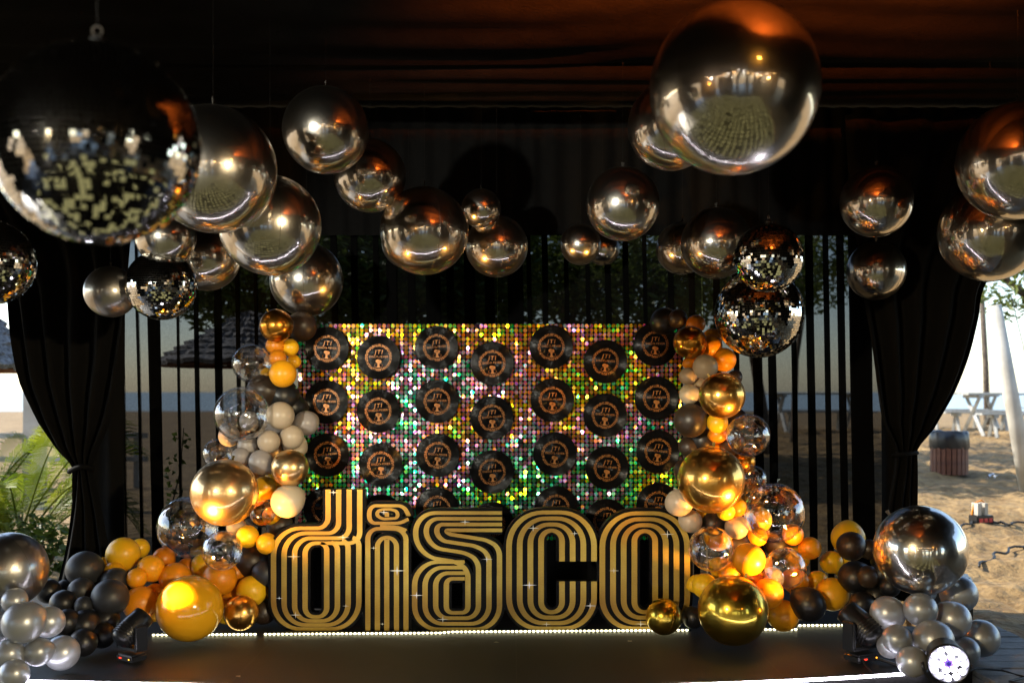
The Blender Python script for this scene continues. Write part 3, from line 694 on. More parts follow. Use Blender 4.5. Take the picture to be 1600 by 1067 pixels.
o = obj('lettering', text_mesh('JTI', RR * .27, 'lettering', M['print'], 1.25, .2), rec, (0, -.0028, RR * .24))
o = obj('lettering', text_mesh('DISCO FEVER', RR * .132, 'lettering', M['print']), rec, (0, -.0028, RR * .03))
mb = MB()                                                    # emblem: head with round hair and glasses, two curls
def ell(cx, cz, rx, rz, n=16, y=-.0026): return mb.add([(cx + rx * math.cos(2 * math.pi * k / n), y, cz + rz * math.sin(2 * math.pi * k / n)) for k in range(n)], [tuple(range(n))])
ell(-.035 * RR, -.17 * RR, .10 * RR, .085 * RR); ell(.055 * RR, -.19 * RR, .09 * RR, .08 * RR); ell(0, -.30 * RR, .05 * RR, .10 * RR, y=-.0024)
mb.add([(-.10 * RR, -.0025, -.46 * RR), (.10 * RR, -.0025, -.46 * RR), (.03 * RR, -.0025, -.36 * RR), (-.03 * RR, -.0025, -.36 * RR)], [(0, 1, 2, 3)])
for s_ in (-1, 1):
    mb.tube([(s_ * RR * (.10 + .09 * math.sin(t)), -.003, RR * (-.36 + .07 * math.cos(t))) for t in [i * .45 for i in range(8)]], .0012, 4)
obj('emblem', mb.mesh('emblem', M['print']), rec)
RN = ['top row', 'second row', 'third row', 'bottom row']; CN = ['first', 'second', 'third', 'middle', 'fifth', 'sixth', 'seventh']
first = True
for ci, colm in enumerate(REC):
    for ri, (px, py) in enumerate(colm):
        lab = f'black vinyl record in the {RN[ri]}, {CN[ci]} from the d end of the sequin wall' if ci != 3 else f'black vinyl record in the {RN[ri]}, middle column of the sequin wall'
        p = P(px, py, DR); rot = (random.uniform(-.03, .03), random.uniform(-.10, .10), random.uniform(-.03, .03))
        if first: rec['label'] = lab; rec.location = p; rec.rotation_euler = rot; first = False
        else: copy_thing(rec, lab, p, rot)

# ------------------------------------------------------------------ the word
DL = 6.25; SC = DL / F
def lp2(pt): p = P(pt.x, pt.y, DL); return Vector((p.x, p.z))
def ribbon(mb, pts, wv, wh, y0, y1, cx, closed=False):
    L = len(pts); vs = []
    for i, p in enumerate(pts):
        a = pts[i - 1] if i or closed else pts[i]; b = pts[(i + 1) % L] if i < L - 1 or closed else pts[i]
        t = (b - a); t = t.normalized() if t.length else Vector((0, 1)); w_ = math.hypot(wv * t.y, wh * t.x) / 2
        n_ = Vector((-t.y, t.x)); l = lp2(p + n_ * w_); r_ = lp2(p - n_ * w_)
        vs += [(l.x - cx, y0, l.y), (r_.x - cx, y0, r_.y), (r_.x - cx, y1, r_.y), (l.x - cx, y1, l.y)]
    fs = []
    for i in range(L if closed else L - 1):
        a, b = 4 * i, 4 * ((i + 1) % L)
        for k in range(4): fs.append((a + k, a + (k + 1) % 4, b + (k + 1) % 4, b + k))
    if not closed: fs += [(3, 2, 1, 0), (4 * L - 4, 4 * L - 3, 4 * L - 2, 4 * L - 1)]
    mb.add(vs, fs)
def c3(x, y, r=0): return (x / 3.5575 + 400, y / 3.5575 + 720, r / 3.5575)
def c4(x, y, r=0): return (x / 4.103 + 760, y / 4.103 + 760, r / 4.103)
def letter(ch, lab, stripes, cx_px, wv, wh, stars, fills=()):
    cx = X(cx_px, DL); t = thing('foam_letter', lab, 'letter', (cx, DL, 0), group='striped letters of the word')
    mb = MB()
    for i, (pts, cl_, sc_) in enumerate(stripes):
        ribbon(mb, pts, wv * sc_ + 8.2 + i * .01, wh * sc_ + 7.8, i * .0003, .07 + i * .0002, cx, cl_)
    mb.build('board', M['boardblack'], t)
    for i, (pts, cl_, sc_) in enumerate(stripes):
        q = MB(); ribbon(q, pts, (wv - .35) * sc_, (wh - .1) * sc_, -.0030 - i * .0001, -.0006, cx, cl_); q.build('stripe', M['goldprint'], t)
    for (sx, sy, ss) in stars:
        q = MB(); p = P(sx, sy, DL); a = ss * SC; y = -.0045; b = a * .09
        vs = [(p.x - cx, y, p.z + a * .8), (p.x - cx + b, y, p.z + b), (p.x - cx + a * 1.4, y, p.z), (p.x - cx + b, y, p.z - b), (p.x - cx, y, p.z - a * .8), (p.x - cx - b, y, p.z - b), (p.x - cx - a * 1.4, y, p.z), (p.x - cx - b, y, p.z + b)]
        q.add(vs + [(p.x - cx, y, p.z)], [(8, k, (k + 1) % 8) for k in range(8)]); q.build('glint', M['star'], t)
    return t
# d
st = []
for k in range(4):
    xs_ = 401 + 58.7 * k; h = 373 + 27.5 * k; xl = 98 + 58.5 * k; xr = 572 - 59.5 * k; yb = 932 - 22.5 * k; rb = 150 - 33 * k; ro = 150 - 30 * k
    st.append((rounded([c3(xs_, 158), c3(xs_, h, 60), c3(xl, h, ro), c3(xl, yb, rb), c3(xr, yb, rb), c3(xr, [436, 450, 459, 462][k], 34), c3(xr - 34, [424, 440, 452, 458][k])]), False, 1))
letter('d', 'tall striped gold and black letter d at the start of the word', st, 496, 8.6, 5.6, [(521, 769, 6), (536, 839, 7), (459, 869, 8), (436.5, 934, 4), (540.5, 946, 4), (462, 960, 7)])
# i
st = [(rounded([c3(622, 952), c3(622, 380, 90), c3(726, 372, 60), c3(834, 385, 60), c3(834, 952)]), False, 1),
      (rounded([c3(675, 952), c3(675, 424, 60), c3(781, 424, 60), c3(781, 952)]), False, 1),
      (rounded([c3(727, 952), c3(727, 436)]), False, 1),
      (rounded([c3(848, 322), c3(800, 345, 20), c3(640, 345, 50), c3(626, 300, 40), c3(640, 248, 70), c3(820, 248, 70), c3(848, 300, 30), c3(846, 304)]), False, .9),
      (rounded([c3(676, 280, 20), c3(700, 268, 20), c3(760, 268, 30), c3(790, 285, 20), c3(785, 318, 20), c3(700, 322, 30), c3(672, 300, 20)], True), True, .75),
      (rounded([c3(716, 297), c3(740, 297)]), False, 1.3),
      (rounded([c3(690, 362), c3(800, 366, 40), c3(836, 386)]), False, .8)]
letter('i', 'narrow striped gold letter i with a looped dot', st, 604, 8.2, 5.4, [(600, 800, 6), (584, 855.5, 4), (620.6, 891, 10), (597.6, 974, 3)])
# s
st = []
ret = [548, 500, 462, 428]
for k in range(4):
    yt = 288 + 32 * k; xl = 878 + 59 * k; xr = 1178 + 58.5 * k; yr = ret[k]; yb = [842, 872, 903, 934][k]; xb = [1058, 999, 940, 882][k]; ye = [653, 622, 591, 560][k]
    rt = [120, 95, 72, 40][k]; rb = [35, 70, 100, 130][k]
    st.append((rounded([c3(1368, yt), c3(xl, yt, rt * 1.5), c3(xl + 20, yr - 22, rt * .9), c3(xr - 60, yr + 12, 60), c3(xr, yr + 58, 60), c3(xr, yb, rb), c3(xb, yb, rb), c3(xb, ye, rb), c3(1160, ye)]), False, 1))
letter('s', 'striped gold letter s in the middle of the word', st, 714, 8.6, 5.6, [(726.6, 815, 6), (760.6, 873, 7), (651, 929.4, 8), (692, 967, 7)])
# c
st = []
for k in range(4):
    xl = 145 + 68.5 * k; xr = 690 - 68.5 * k; yt = 165 + 38.5 * k; yb = 908 - 35 * k; r_ = 215 - 48 * k
    st.append((rounded([c4(xr, 478), c4(xr, yt, r_), c4(xl, yt, r_), c4(xl, yb, r_ * .9), c4(xr, yb, r_ * .9), c4(xr, 606)]), False, 1))
letter('c', 'striped gold letter c with a gap in its curve', st, 862, 9.2, 6.2, [(833, 824.6, 7), (897.7, 833, 5), (827, 913.5, 9), (922, 945.7, 7), (854, 974.5, 5)])
# o
st = []
for k in range(4):
    xl = 743 + 68.5 * k; xr = 1287 - 68.5 * k; yt = 170 + 38 * k; yb = 908 - 35 * k; r_ = 215 - 48 * k
    st.append((rounded([c4(xr, yt, r_), c4(xl, yt, r_), c4(xl, yb, r_ * .9), c4(xr, yb, r_ * .9)], True), True, 1))
letter('o', 'striped gold letter o ending the word beside a gold orb', st, 1007, 9.2, 6.2, [(959, 891, 6), (1042.7, 834, 8), (1001, 974, 7)])

# ------------------------------------------------------------------ bead light rope at the feet of the letters
rp = thing('light_rope', 'bead light rope glowing along the feet of the letters', 'light rope', (0, 0, 0))
def rope(px0, px1):
    a = P(px0, 0, 1); pts = []
    for i in range(40):
        px = px0 + (px1 - px0) * i / 39; py = 990 - (px - 240) / 1090 * 8 + (1.5 if px < 700 else 0) + (-6 if px > 1245 else 0); d = floor_d(py, .012); pts.append(P(px, py, d))
    return pts
mbk = MB(); mbb = MB()
for s_, e_ in ((240, 405), (415, 1080), (1190, 1330)):
    pts = rope(s_, e_); mbk.tube([p - Vector((0, -.008, .004)) for p in pts], .005, 6)
    n = int((e_ - s_) / 6.6)
    for i in range(n):
        t = i / n * 38.99; k = int(t); p = pts[k].lerp(pts[k + 1], t - k)
        mbb.lathe([(.0, -.0075), (.0062, -.005), (.0078, 0), (.0062, .005), (0, .0075)], 6, Matrix.Translation(p) @ Matrix.Diagonal((1.25, 1, .85, 1)))
mbk.build('rope', M['blackmetal'], rp); mbb.build('beads', M['bead'], rp, kind='stuff')
# front pixel strip
ps = thing('pixel_strip', 'white pixel strip light edging the front of the stage', 'strip light', (0, 0, 0))
segx = [-2.6 + i * .5 for i in range(10)] + [2.21]
for a_, b_ in zip(segx, segx[1:]):
    n = 6; pts = [(a_ + .004 + (b_ - a_ - .008) * i / n, fy(a_ + (b_ - a_) * i / n) - .02, .006) for i in range(n + 1)]
    MB().tube(pts, .008, 8).build('tube_section', M['strip'], ps, True)

for px_, py_, lab_ in ((512, 996, 'white paper scrap on the carpet below the letter d'), (776, 1003, 'white paper scrap on the carpet below the letter s'), (984, 1001, 'white paper scrap on the carpet below the letter o'), (372, 1056, 'white paper scrap near the front strip on the palm side')):
    p_ = P(px_, py_, floor_d(py_, .008)); q_ = MB().add([(-.014, -.01, 0), (.012, -.013, .002), (.016, .01, .001), (-.010, .012, .004)], [(0, 1, 2, 3)])
    thing('paper_scrap', lab_, 'paper', (p_.x, p_.y, .007), random.uniform(0, 3), 'paper scraps on the stage', q_.mesh('paper_scrap', M['white']))
# ------------------------------------------------------------------ stage lights
def spot(name, loc, target, energy, col, size=60, blend=.6, rad=.04):
    l = bpy.data.lights.new(name, 'SPOT'); l.energy = energy; l.color = col; l.spot_size = R(size); l.spot_blend = blend; l.shadow_soft_size = rad
    o = bpy.data.objects.new(name, l); COL.objects.link(o); o.location = loc
    o.rotation_euler = (Vector(target) - Vector(loc)).to_track_quat('-Z', 'Y').to_euler(); return o
def cyl(name, r, h, m, par, loc, rot=(0, 0, 0), n=28, edge=.004):
    o = MB().lathe([(0, 0), (r - edge, 0), (r, edge), (r, h - edge), (r - edge, h), (0, h)], n).build(name, m, par); o.location = loc; o.rotation_euler = rot; return o
def moving_head(px, py, lab, rz, aim, stand=False, s=1.0):
    d = floor_d(py); p = P(px, py, d); t = thing('moving_head_light', lab, 'stage light', (p.x, p.y, 0.004), rz, 'moving head lights on the stage'); t.scale = (s, s, s)
    b = bevel(MB().box(-.085, .085, -.062, .062, .012, .058).build('base', M['plastic'], t), .012, 3)
    MB().box(-.045, -.020, -.0645, -.063, .030, .037).build('display', M['red_led'], b)
    MB().box(.056, .061, -.0645, -.063, .031, .036).build('indicator', M['orange_led'], b)
    for sx in (-1, 1): bevel(MB().box(sx * .098 - .014, sx * .098 + .014, -.045, .045, .082, .25).build('yoke_arm', M['plastic'], t), .010, 3)
    bevel(MB().box(-.11, .11, -.045, .045, .081, .10).build('yoke', M['plastic'], t), .006, 2)
    h = thing('head', '', '', (0, 0, .215)); h.parent = t; hd_ = (Vector(aim) - (p + Vector((0, 0, .22 * s)))).normalized(); h.rotation_euler = (Matrix.Rotation(-rz, 3, 'Z') @ hd_).to_track_quat('Z', 'Y').to_euler()
    for k in ('label', 'category'): del h[k]
    MB().lathe([(0, -.12), (.05, -.118), (.070, -.10), (.078, -.05), (.080, .02), (.074, .07), (.072, .115), (.064, .12), (.060, .108), (0, .106)], 32).build('shell', M['plastic'], h, True)
    cyl('lens', .056, .006, M['headlens'], h, (0, 0, .107))
    for i in range(5): MB().lathe([(.079, -.09 + i * .018), (.0835, -.088 + i * .018), (.0835, -.082 + i * .018), (.079, -.08 + i * .018)], 28).build('cooling_rib', M['blackmetal'], h)
    if stand:
        for sx in (-1, 1): MB().tube([(sx * .06, -.07, .03), (sx * .13, -.20, -.002)], .010, 6).build('leg', M['blackmetal'], t)
    lo_ = p + Vector((0, 0, .22 * s)) + hd_ * .14 * s
    spot('amber_beam', lo_, aim, AMB, (1, .46, .08), 74, .8)
    return p
AMB = 120
moving_head(206, 1034, 'black moving head light beside the dark balloons', R(-35), (-1.25, 6.6, 1.25), s=.85)
moving_head(1345, 1035, 'black moving head light on splayed legs beside the silver balloons', R(30), (1.0, 6.6, 1.25), True, .95)
# LED par
p = P(1482, 1036, 4.98)
par = thing('led_par', 'round par light with white violet lenses on the stage corner', 'stage light', (p.x, p.y, p.z), 0)
can = thing('can', '', '', (0, 0, 0)); can.parent = par
for k in ('label', 'category'): del can[k]
can.rotation_euler = (R(96), 0, R(-14))
MB().lathe([(0, -.17), (.06, -.168), (.085, -.14), (.092, -.03), (.100, -.02), (.102, .012), (.096, .014), (.094, .0), (0, -.002)], 40).build('housing', M['plastic'], can, True)
spots = [(0, 0)] + [(.037 * math.cos(i * math.pi / 3 + .2), .037 * math.sin(i * math.pi / 3 + .2)) for i in range(6)] + [(.073 * math.cos(i * math.pi / 6), .073 * math.sin(i * math.pi / 6)) for i in range(12)]
lm = MB().lathe([(0, .0), (.0150, .0), (.0140, .007), (.009, .011), (0, .013)], 12).mesh('lens', M['parled'], True)
for i, (a_, b_) in enumerate(spots):
    if i == 0: cyl('lens_cap', .013, .004, mat('lens_blue', (.05, .03, .3), .2), can, (0, 0, 0)); continue
    obj('lens', lm, can, (a_, b_, 0))
MB().tube([(.118 * math.cos(t), .03, .118 * math.sin(t)) for t in [math.pi + i * math.pi / 12 for i in range(13)]], .008, 6).build('bracket', M['blackmetal'], par, True)
MB().lathe([(0, -.0015), (.093, -.0015)], 32).build('face_plate', emis('violet_glow_plate', (.35, .12, 1), .5), can)  # plate itself glows, standing in for violet light between the lenses
thing('cable', 'black cable trailing from the par light across the deck', 'cable', me=MB().tube([(p.x + .1, p.y + .15, .02), (p.x + .25, p.y + .25, .05), (p.x + .42, p.y + .32, .02), (p.x + .5, p.y + .22, .01), (p.x + .38, p.y + .15, .01), (p.x + .6, p.y - .1, .01)], .007, 6).mesh('cable', M['cable'], True))
# floor monitor speaker
q = P(1512, 935, 6.5)
sp = thing('monitor_speaker', 'small black speaker standing on the sand behind the silver orb', 'speaker', (q.x, 6.75, -.16), R(-20))
bevel(MB().box(-.13, .13, -.1, .1, 0, .42).build('cabinet', M['plastic'], sp), .02, 3)
MB().box(-.10, .10, -.106, -.101, .03, .39).build('grille', M['blackmetal'], sp)

# out-of-frame lights
spot('par_beam', (p.x, p.y - .06, p.z + .02), (p.x - .6, 0, .9), 24, (.88, .84, 1), 130, .8, .06)

# far out-of-frame hall lights, seen in every mirror ball: pars on stands, bulbs, lit dance floor; one par is added fill
def par_stand(x, y, z, lab, m, tgt, energy, col, size):
    t = thing('par_on_stand', lab, 'stage light', (x, y, -.36), group='par lights on stands in the hall')
    MB().tube([(0, 0, 0), (0, 0, z + .36)], .018, 8).build('pole', M['blackmetal'], t)
    for i in range(3): MB().tube([(0, 0, .35), (.4 * math.cos(i * 2.1), .4 * math.sin(i * 2.1), .01)], .012, 6).build('leg', M['blackmetal'], t)
    dirv = Vector(tgt) - Vector((x, y, z)); q = dirv.to_track_quat('Z', 'Y').to_euler()
    hd = MB().lathe([(0, -.2), (.07, -.19), (.09, -.15), (.095, .02), (.088, .022), (.085, .0), (0, -.002)], 24).build('housing', M['blackmetal'], t, True); hd.location = (0, 0, z + .36 + .1); hd.rotation_euler = q
    ln = MB().lathe([(0, .008), (.04, .006), (.08, .0)], 20).build('lens', m, hd, True)
    spot('par_beam', Vector((x, y, z + .1)) + dirv.normalized() * .1, tgt, energy, col, size, .5, .08)
par_stand(-3.4, -1.5, 2.2, 'par light on a stand shining warm white at the letters', M['bulbw'], (-.1, 6.9, 1.9), 600, (1, .97, .82), 27)
par_stand(3.4, -1.0, 2.2, 'par light on a stand shining amber at the garland by the palms', M['amberlens'], (-2.3, 6.0, .7), 560, (1, .80, .48), 27)
par_stand(-2.2, .2, 1.9, 'added fill par light on a stand shining amber at the garland by the sand', M['amberlens'], (2.0, 6.0, .7), 260, (1, .76, .42), 32)  # fill lamp added to brighten the balloons by the sand
LP_ = Vector((1.15, 2.05, 2.93)); cp = thing('hung_par', 'par light clamped under the ceiling shining orange over the ceiling cloth', 'stage light', LP_)
hd = MB().lathe([(0, -.2), (.07, -.19), (.09, -.15), (.095, .02), (.088, .022), (.085, .0), (0, -.002)], 24).build('housing', M['blackmetal'], cp, True)
dv = Vector((-.04, .985, .17)); hd.rotation_euler = dv.to_track_quat('Z', 'Y').to_euler()
MB().lathe([(0, .008), (.04, .006), (.08, .0)], 20).build('lens', M['amberlens'], hd, True)
MB().tube([(-.12, 0, 0), (-.12, 0, .14), (0, 0, .2), (.12, 0, .14), (.12, 0, 0)], .008, 6).build('bracket', M['blackmetal'], cp)
MB().tube([(0, 0, .2), (0, 0, .5)], .01, 6).build('pole', M['blackmetal'], cp)
spot('orange_beam', LP_ + dv.normalized() * .06, LP_ + dv * 3, 2900, (1, .17, .015), 68, .8, .012)
bd = MB(); bd.box(-.3, .3, .30, .306, -.11, .041); bd.box(-.1, .1, .02, .306, -.116, -.11); bd.build('added_barn_door', M['blackmetal'], cp)  # unseen flap added to keep the orange beam off the valance
# festoon bulbs across the hall behind the camera
rnd = random.Random(21)
bm_w = MB().lathe([(0, -.035), (.022, -.025), (.03, 0), (.022, .025), (0, .035)], 10).mesh('bulb', M['bulb'], True)
bm_n = MB().lathe([(0, -.035), (.022, -.025), (.03, 0), (.022, .025), (0, .035)], 10).mesh('bulb', M['bulbw'], True)
for k, (y, z0, lab) in enumerate(((-2.5, 2.75, 'festoon string of bulbs crossing the hall nearest the stage'), (-5.5, 2.6, 'festoon string of bulbs crossing the middle of the hall'), (-9, 2.5, 'festoon string of bulbs crossing the far end of the hall'))):
    t = thing('festoon_string', lab, 'string lights', (0, y, 0), group='festoon strings in the hall')
    pts = [(-5.9 + i * .59, .3 * math.sin(i), z0 + .25 * (abs(i % 10 - 5) / 5) ** 2 * 2 - .2) for i in range(21)]
    MB().tube(pts, .006, 5).build('wire', M['cable'], t)
    for i in range(1, 20):
        if rnd.random() < .75: obj('bulb', bm_w if rnd.random() < .6 else bm_n, t, Vector(pts[i]) - Vector((0, 0, .045)))
# lit dance floor
df = thing('dance_floor', 'lit dance floor of round glowing lights before the stage', 'dance floor', (0, 0, 0))
MB().box(-4.0, 4.0, -2.9, 4.6, -.355, -.33).build('panel', M['boardblack'], df)
mb = MB()
for i in range(26):
    for j in range(24):
        x, y = -3.75 + i * .3, -2.45 + j * .3
        if rnd.random() < .03: continue
        mb.lathe([(0, .004), (.085, .003), (.098, 0)], 12, Matrix.Translation((x, y, -.329)))
mb.build('light_discs', M['dance'], df, kind='stuff')

# ================================================================== BALLOONS AND ORBS
def unit_latex():
    prof = []; n = 26
    for i in range(n + 1):
        a = math.pi * i / n; r = math.sin(a); z = math.cos(a)
        if z < -.1: k = (-z - .1) / .9; z = z - .14 * k ** 3; r *= 1 - .09 * k ** 1.5
        prof.append((max(r, .0), z))
    prof[-1] = (.035, -1.14); prof += [(.03, -1.16), (.055, -1.19), (.06, -1.215), (.02, -1.23), (0, -1.22)]
    prof[0] = (0, 1); return MB().lathe(prof, 40)
def unit_sphere(n=56, rows=36, lumps=.0):
    prof = [(math.sin(math.pi * i / rows), math.cos(math.pi * i / rows)) for i in range(rows + 1)]
    return MB().lathe(prof, n)
LAT = {k: unit_latex().mesh('balloon_' + k, M[k], True) for k in ('mustard', 'mustard_gloss', 'orange', 'cream', 'taupe', 'brown', 'black', 'slate', 'silver_latex')}
ORB = {k: unit_sphere().mesh('orb_' + k, M[k], True) for k in ('silver', 'satin', 'gold', 'amber', 'champ', 'olive', 'clear', 'clear_amber')}
def seam_mesh(m):
    mb = MB(); n = 72; vs = []; fs = []
    for k in range(n):
        a = 2 * math.pi * k / n; c_, s_ = math.cos(a), math.sin(a)
        for (r, y) in ((.999, -.006), (1.006, 0), (.999, .006)): vs.append((c_ * r, y, s_ * r))
    for k in range(n):
        j = (k + 1) % n
        for i in range(2): fs.append((3 * k + i, 3 * k + i + 1, 3 * j + i + 1, 3 * j + i))
    return mb.add(vs, fs).mesh('seam', m, True)
SEAM = {'s': seam_mesh(M['seam_s']), 'g': seam_mesh(M['seam_g']), 'c': seam_mesh(M['clear'])}
def tail_mesh(m):
    mb = MB(); vs = [(-.05, -.004, .985), (.05, -.004, .985), (.03, -.004, 1.05), (.055, -.004, 1.13), (-.045, -.004, 1.15), (-.03, -.004, 1.05)]
    vs2 = [(x, .006, z) for x, y, z in vs]
    return mb.add(vs + vs2, [(0, 1, 2, 5), (5, 2, 3, 4), (6, 11, 8, 7), (11, 10, 9, 8), (0, 6, 7, 1), (1, 7, 8, 2), (2, 8, 9, 3), (3, 9, 10, 4), (4, 10, 11, 5), (5, 11, 6, 0)]).mesh('tail', m)
M['tail_s'] = mat('foil_tail', (.05, .045, .04), .6, .3)
TAIL = {'s': tail_mesh(M['tail_s']), 'g': tail_mesh(M['seam_g']), 'c': tail_mesh(M['clear'])}

def make_orb(kind, p, r, lab, rot, group, hang=False, seam=True):
    t = thing('hanging_orb' if hang else ('bubble_balloon' if kind.startswith('clear') else 'foil_orb_balloon'), lab, 'balloon', p, group=group)
    b = obj('body', ORB[kind], t); b.scale = (r, r, r * random.uniform(.985, 1.015)); b.rotation_euler = (0, 0, random.uniform(0, 6))
    g = 'c' if kind.startswith('clear') else ('s' if kind in ('silver', 'satin') else 'g')
    if not kind.startswith('clear'):
        s = obj('seam', SEAM[g], t); s.scale = b.scale; s.rotation_euler = rot
    tl = obj('tail', TAIL[g], t); tl.scale = (r,) * 3; tl.rotation_euler = (0, 0, random.uniform(0, 3)) if hang else rot
    if hang:
        MB().tube([(0, 0, r * 1.1), (0, 0, CZ + .06 - p.z)], .0005, 4).build('string', M['line'], t)
    return t
HG = 'mirror orbs hanging under the ceiling'
H = [ # px, py, r px, real radius m, kind, label
 (333, 265, 98, .28, 'silver', 'large hanging silver orb overlapped by the biggest mirror ball'),
 (509, 204, 67, .225, 'silver', 'hanging silver orb with a rosy sheen above the smaller one'),
 (578, 275, 56, .215, 'silver', 'hanging silver orb tucked under the rosy one'),
 (422, 352, 79, .25, 'silver', 'hanging silver orb just below the one beside the biggest mirror ball'),
 (259, 371, 46, .17, 'silver', 'small hanging silver orb directly below the biggest mirror ball'),
 (321, 401, 54, .22, 'silver', 'hanging silver orb touching the small mirror ball near the curtain'),
 (173, 456, 40, .15, 'satin', 'dull satin grey orb hanging in front of the black curtain'),
 (479, 437, 57, .25, 'silver', 'hanging silver orb just above the amber orb topping the garland'),
 (663, 361, 69, .27, 'silver', 'hanging silver orb that is largest above the sequin wall'),
 (638, 378, 42, .20, 'silver', 'hanging silver orb mostly hidden behind the largest over the sequin wall'),
 (752, 326, 31, .13, 'silver', 'tiny hanging silver orb higher than its two neighbours over the records'),
 (776, 385, 49, .21, 'silver', 'hanging silver orb directly under the tiny one'),
 (907, 382, 32, .145, 'silver', 'small hanging silver orb overlapping an equal one over the fifth records'),
 (942, 389, 26, .125, 'silver', 'smallest hanging silver orb peeping out behind its neighbour'),
 (973, 319, 57, .21, 'silver', 'hanging silver orb alone above the sixth record column'),
 (1050, 197, 69, .23, 'silver', 'hanging silver orb half hidden behind the biggest silver orb'),
 (1147, 138, 131, .28, 'silver', 'biggest hanging silver orb against the orange lit ceiling cloth'),
 (1066, 388, 41, .19, 'silver', 'hanging silver orb partly covered by the one beside the mirror balls'),
 (1119, 380, 55, .23, 'silver', 'hanging silver orb beside the upper of two stacked mirror balls'),
 (1369, 315, 55, .21, 'silver', 'hanging silver orb alone against the black curtain, upper of two'),
 (1369, 423, 45, .20, 'silver', 'hanging silver orb alone against the black curtain, lower of two'),
 (1590, 252, 90, .28, 'silver', 'large hanging silver orb cut by the picture edge above another'),
 (1547, 362, 77, .28, 'silver', 'large hanging silver orb just above the bright leaves outside'),
]
for px, py, rp_, rr, kd, lab in H:
    d = rr * F / rp_; p = P(px, py, d); make_orb(kd, p, rr, lab, (0, 0, random.uniform(0, 3.1)), HG, True)
# mirror balls
def mirror_ball(px, py, rp_, rr, tile, lab, rz, seed):
    d = rr * F / rp_; p = P(px, py, d); rnd = random.Random(seed)
    t = thing('mirror_ball', lab, 'mirror ball', p, rz, 'mirror balls hanging under the ceiling')
    cm = unit_sphere(40, 24); co = cm.build('core', M['grout'], t, True); co.scale = (rr * .992,) * 3
    mb = MB(); rows = int(math.pi * rr / tile)
    for i in range(rows):
        th = math.pi * (i + .5) / rows; n = max(3, int(2 * math.pi * rr * math.sin(th) / tile)); off = 0
        for k in range(n):
            a = 2 * math.pi * (k + off) / n; nv = Vector((math.sin(th) * math.cos(a), math.sin(th) * math.sin(a), math.cos(th)))
            u = Vector((-math.sin(a), math.cos(a), 0)); w_ = nv.cross(u)
            nj = (nv + u * rnd.gauss(0, .030) + w_ * rnd.gauss(0, .030)).normalized(); u = (u - nj * u.dot(nj)).normalized(); w_ = nj.cross(u)
            c_ = nv * rr; hu = math.pi * rr * math.sin(th) / n * .90; hw = math.pi * rr / rows / 2 * .90
            hu = min(hu, tile * .56)
            mb.add([c_ - u * hu - w_ * hw, c_ + u * hu - w_ * hw, c_ + u * hu + w_ * hw, c_ - u * hu + w_ * hw], [(0, 1, 2, 3)])
    mb.build('mirror_tiles', M['mirror'], t, kind='stuff')
    MB().lathe([(0, rr * 1.0), (.02, rr * 1.0), (.022, rr + .012), (.008, rr + .022), (0, rr + .022)], 16).build('cap', M['blackmetal'], t, True)
    MB().tube([(.012 * math.sin(a), 0, rr + .034 - .012 * math.cos(a)) for a in [i * math.pi / 6 for i in range(13)]], .0022, 5).build('hook', M['seam_s'], t)
    MB().tube([(0, 0, rr + .045), (0, 0, CZ + .06 - p.z)], .0008, 5).build('wire', M['line'], t)
mirror_ball(152, 226, 156, .25, .0135, 'biggest mirror ball, hanging nearest above the black curtain', .2, 1)
mirror_ball(252, 446, 54, .20, .0135, 'small mirror ball hanging between the satin orb and silver orbs', .5, 2)
mirror_ball(1201, 403, 53.5, .19, .0145, 'upper mirror ball of the stacked pair near the garland top', .9, 3)
mirror_ball(1186, 490, 69, .28, .0155, 'lower mirror ball of the stacked pair near the garland top', .3, 4)
mirror_ball(-15, 410, 66, .20, .0135, 'mirror ball cut by the picture edge above the thatched parasol', .7, 5)

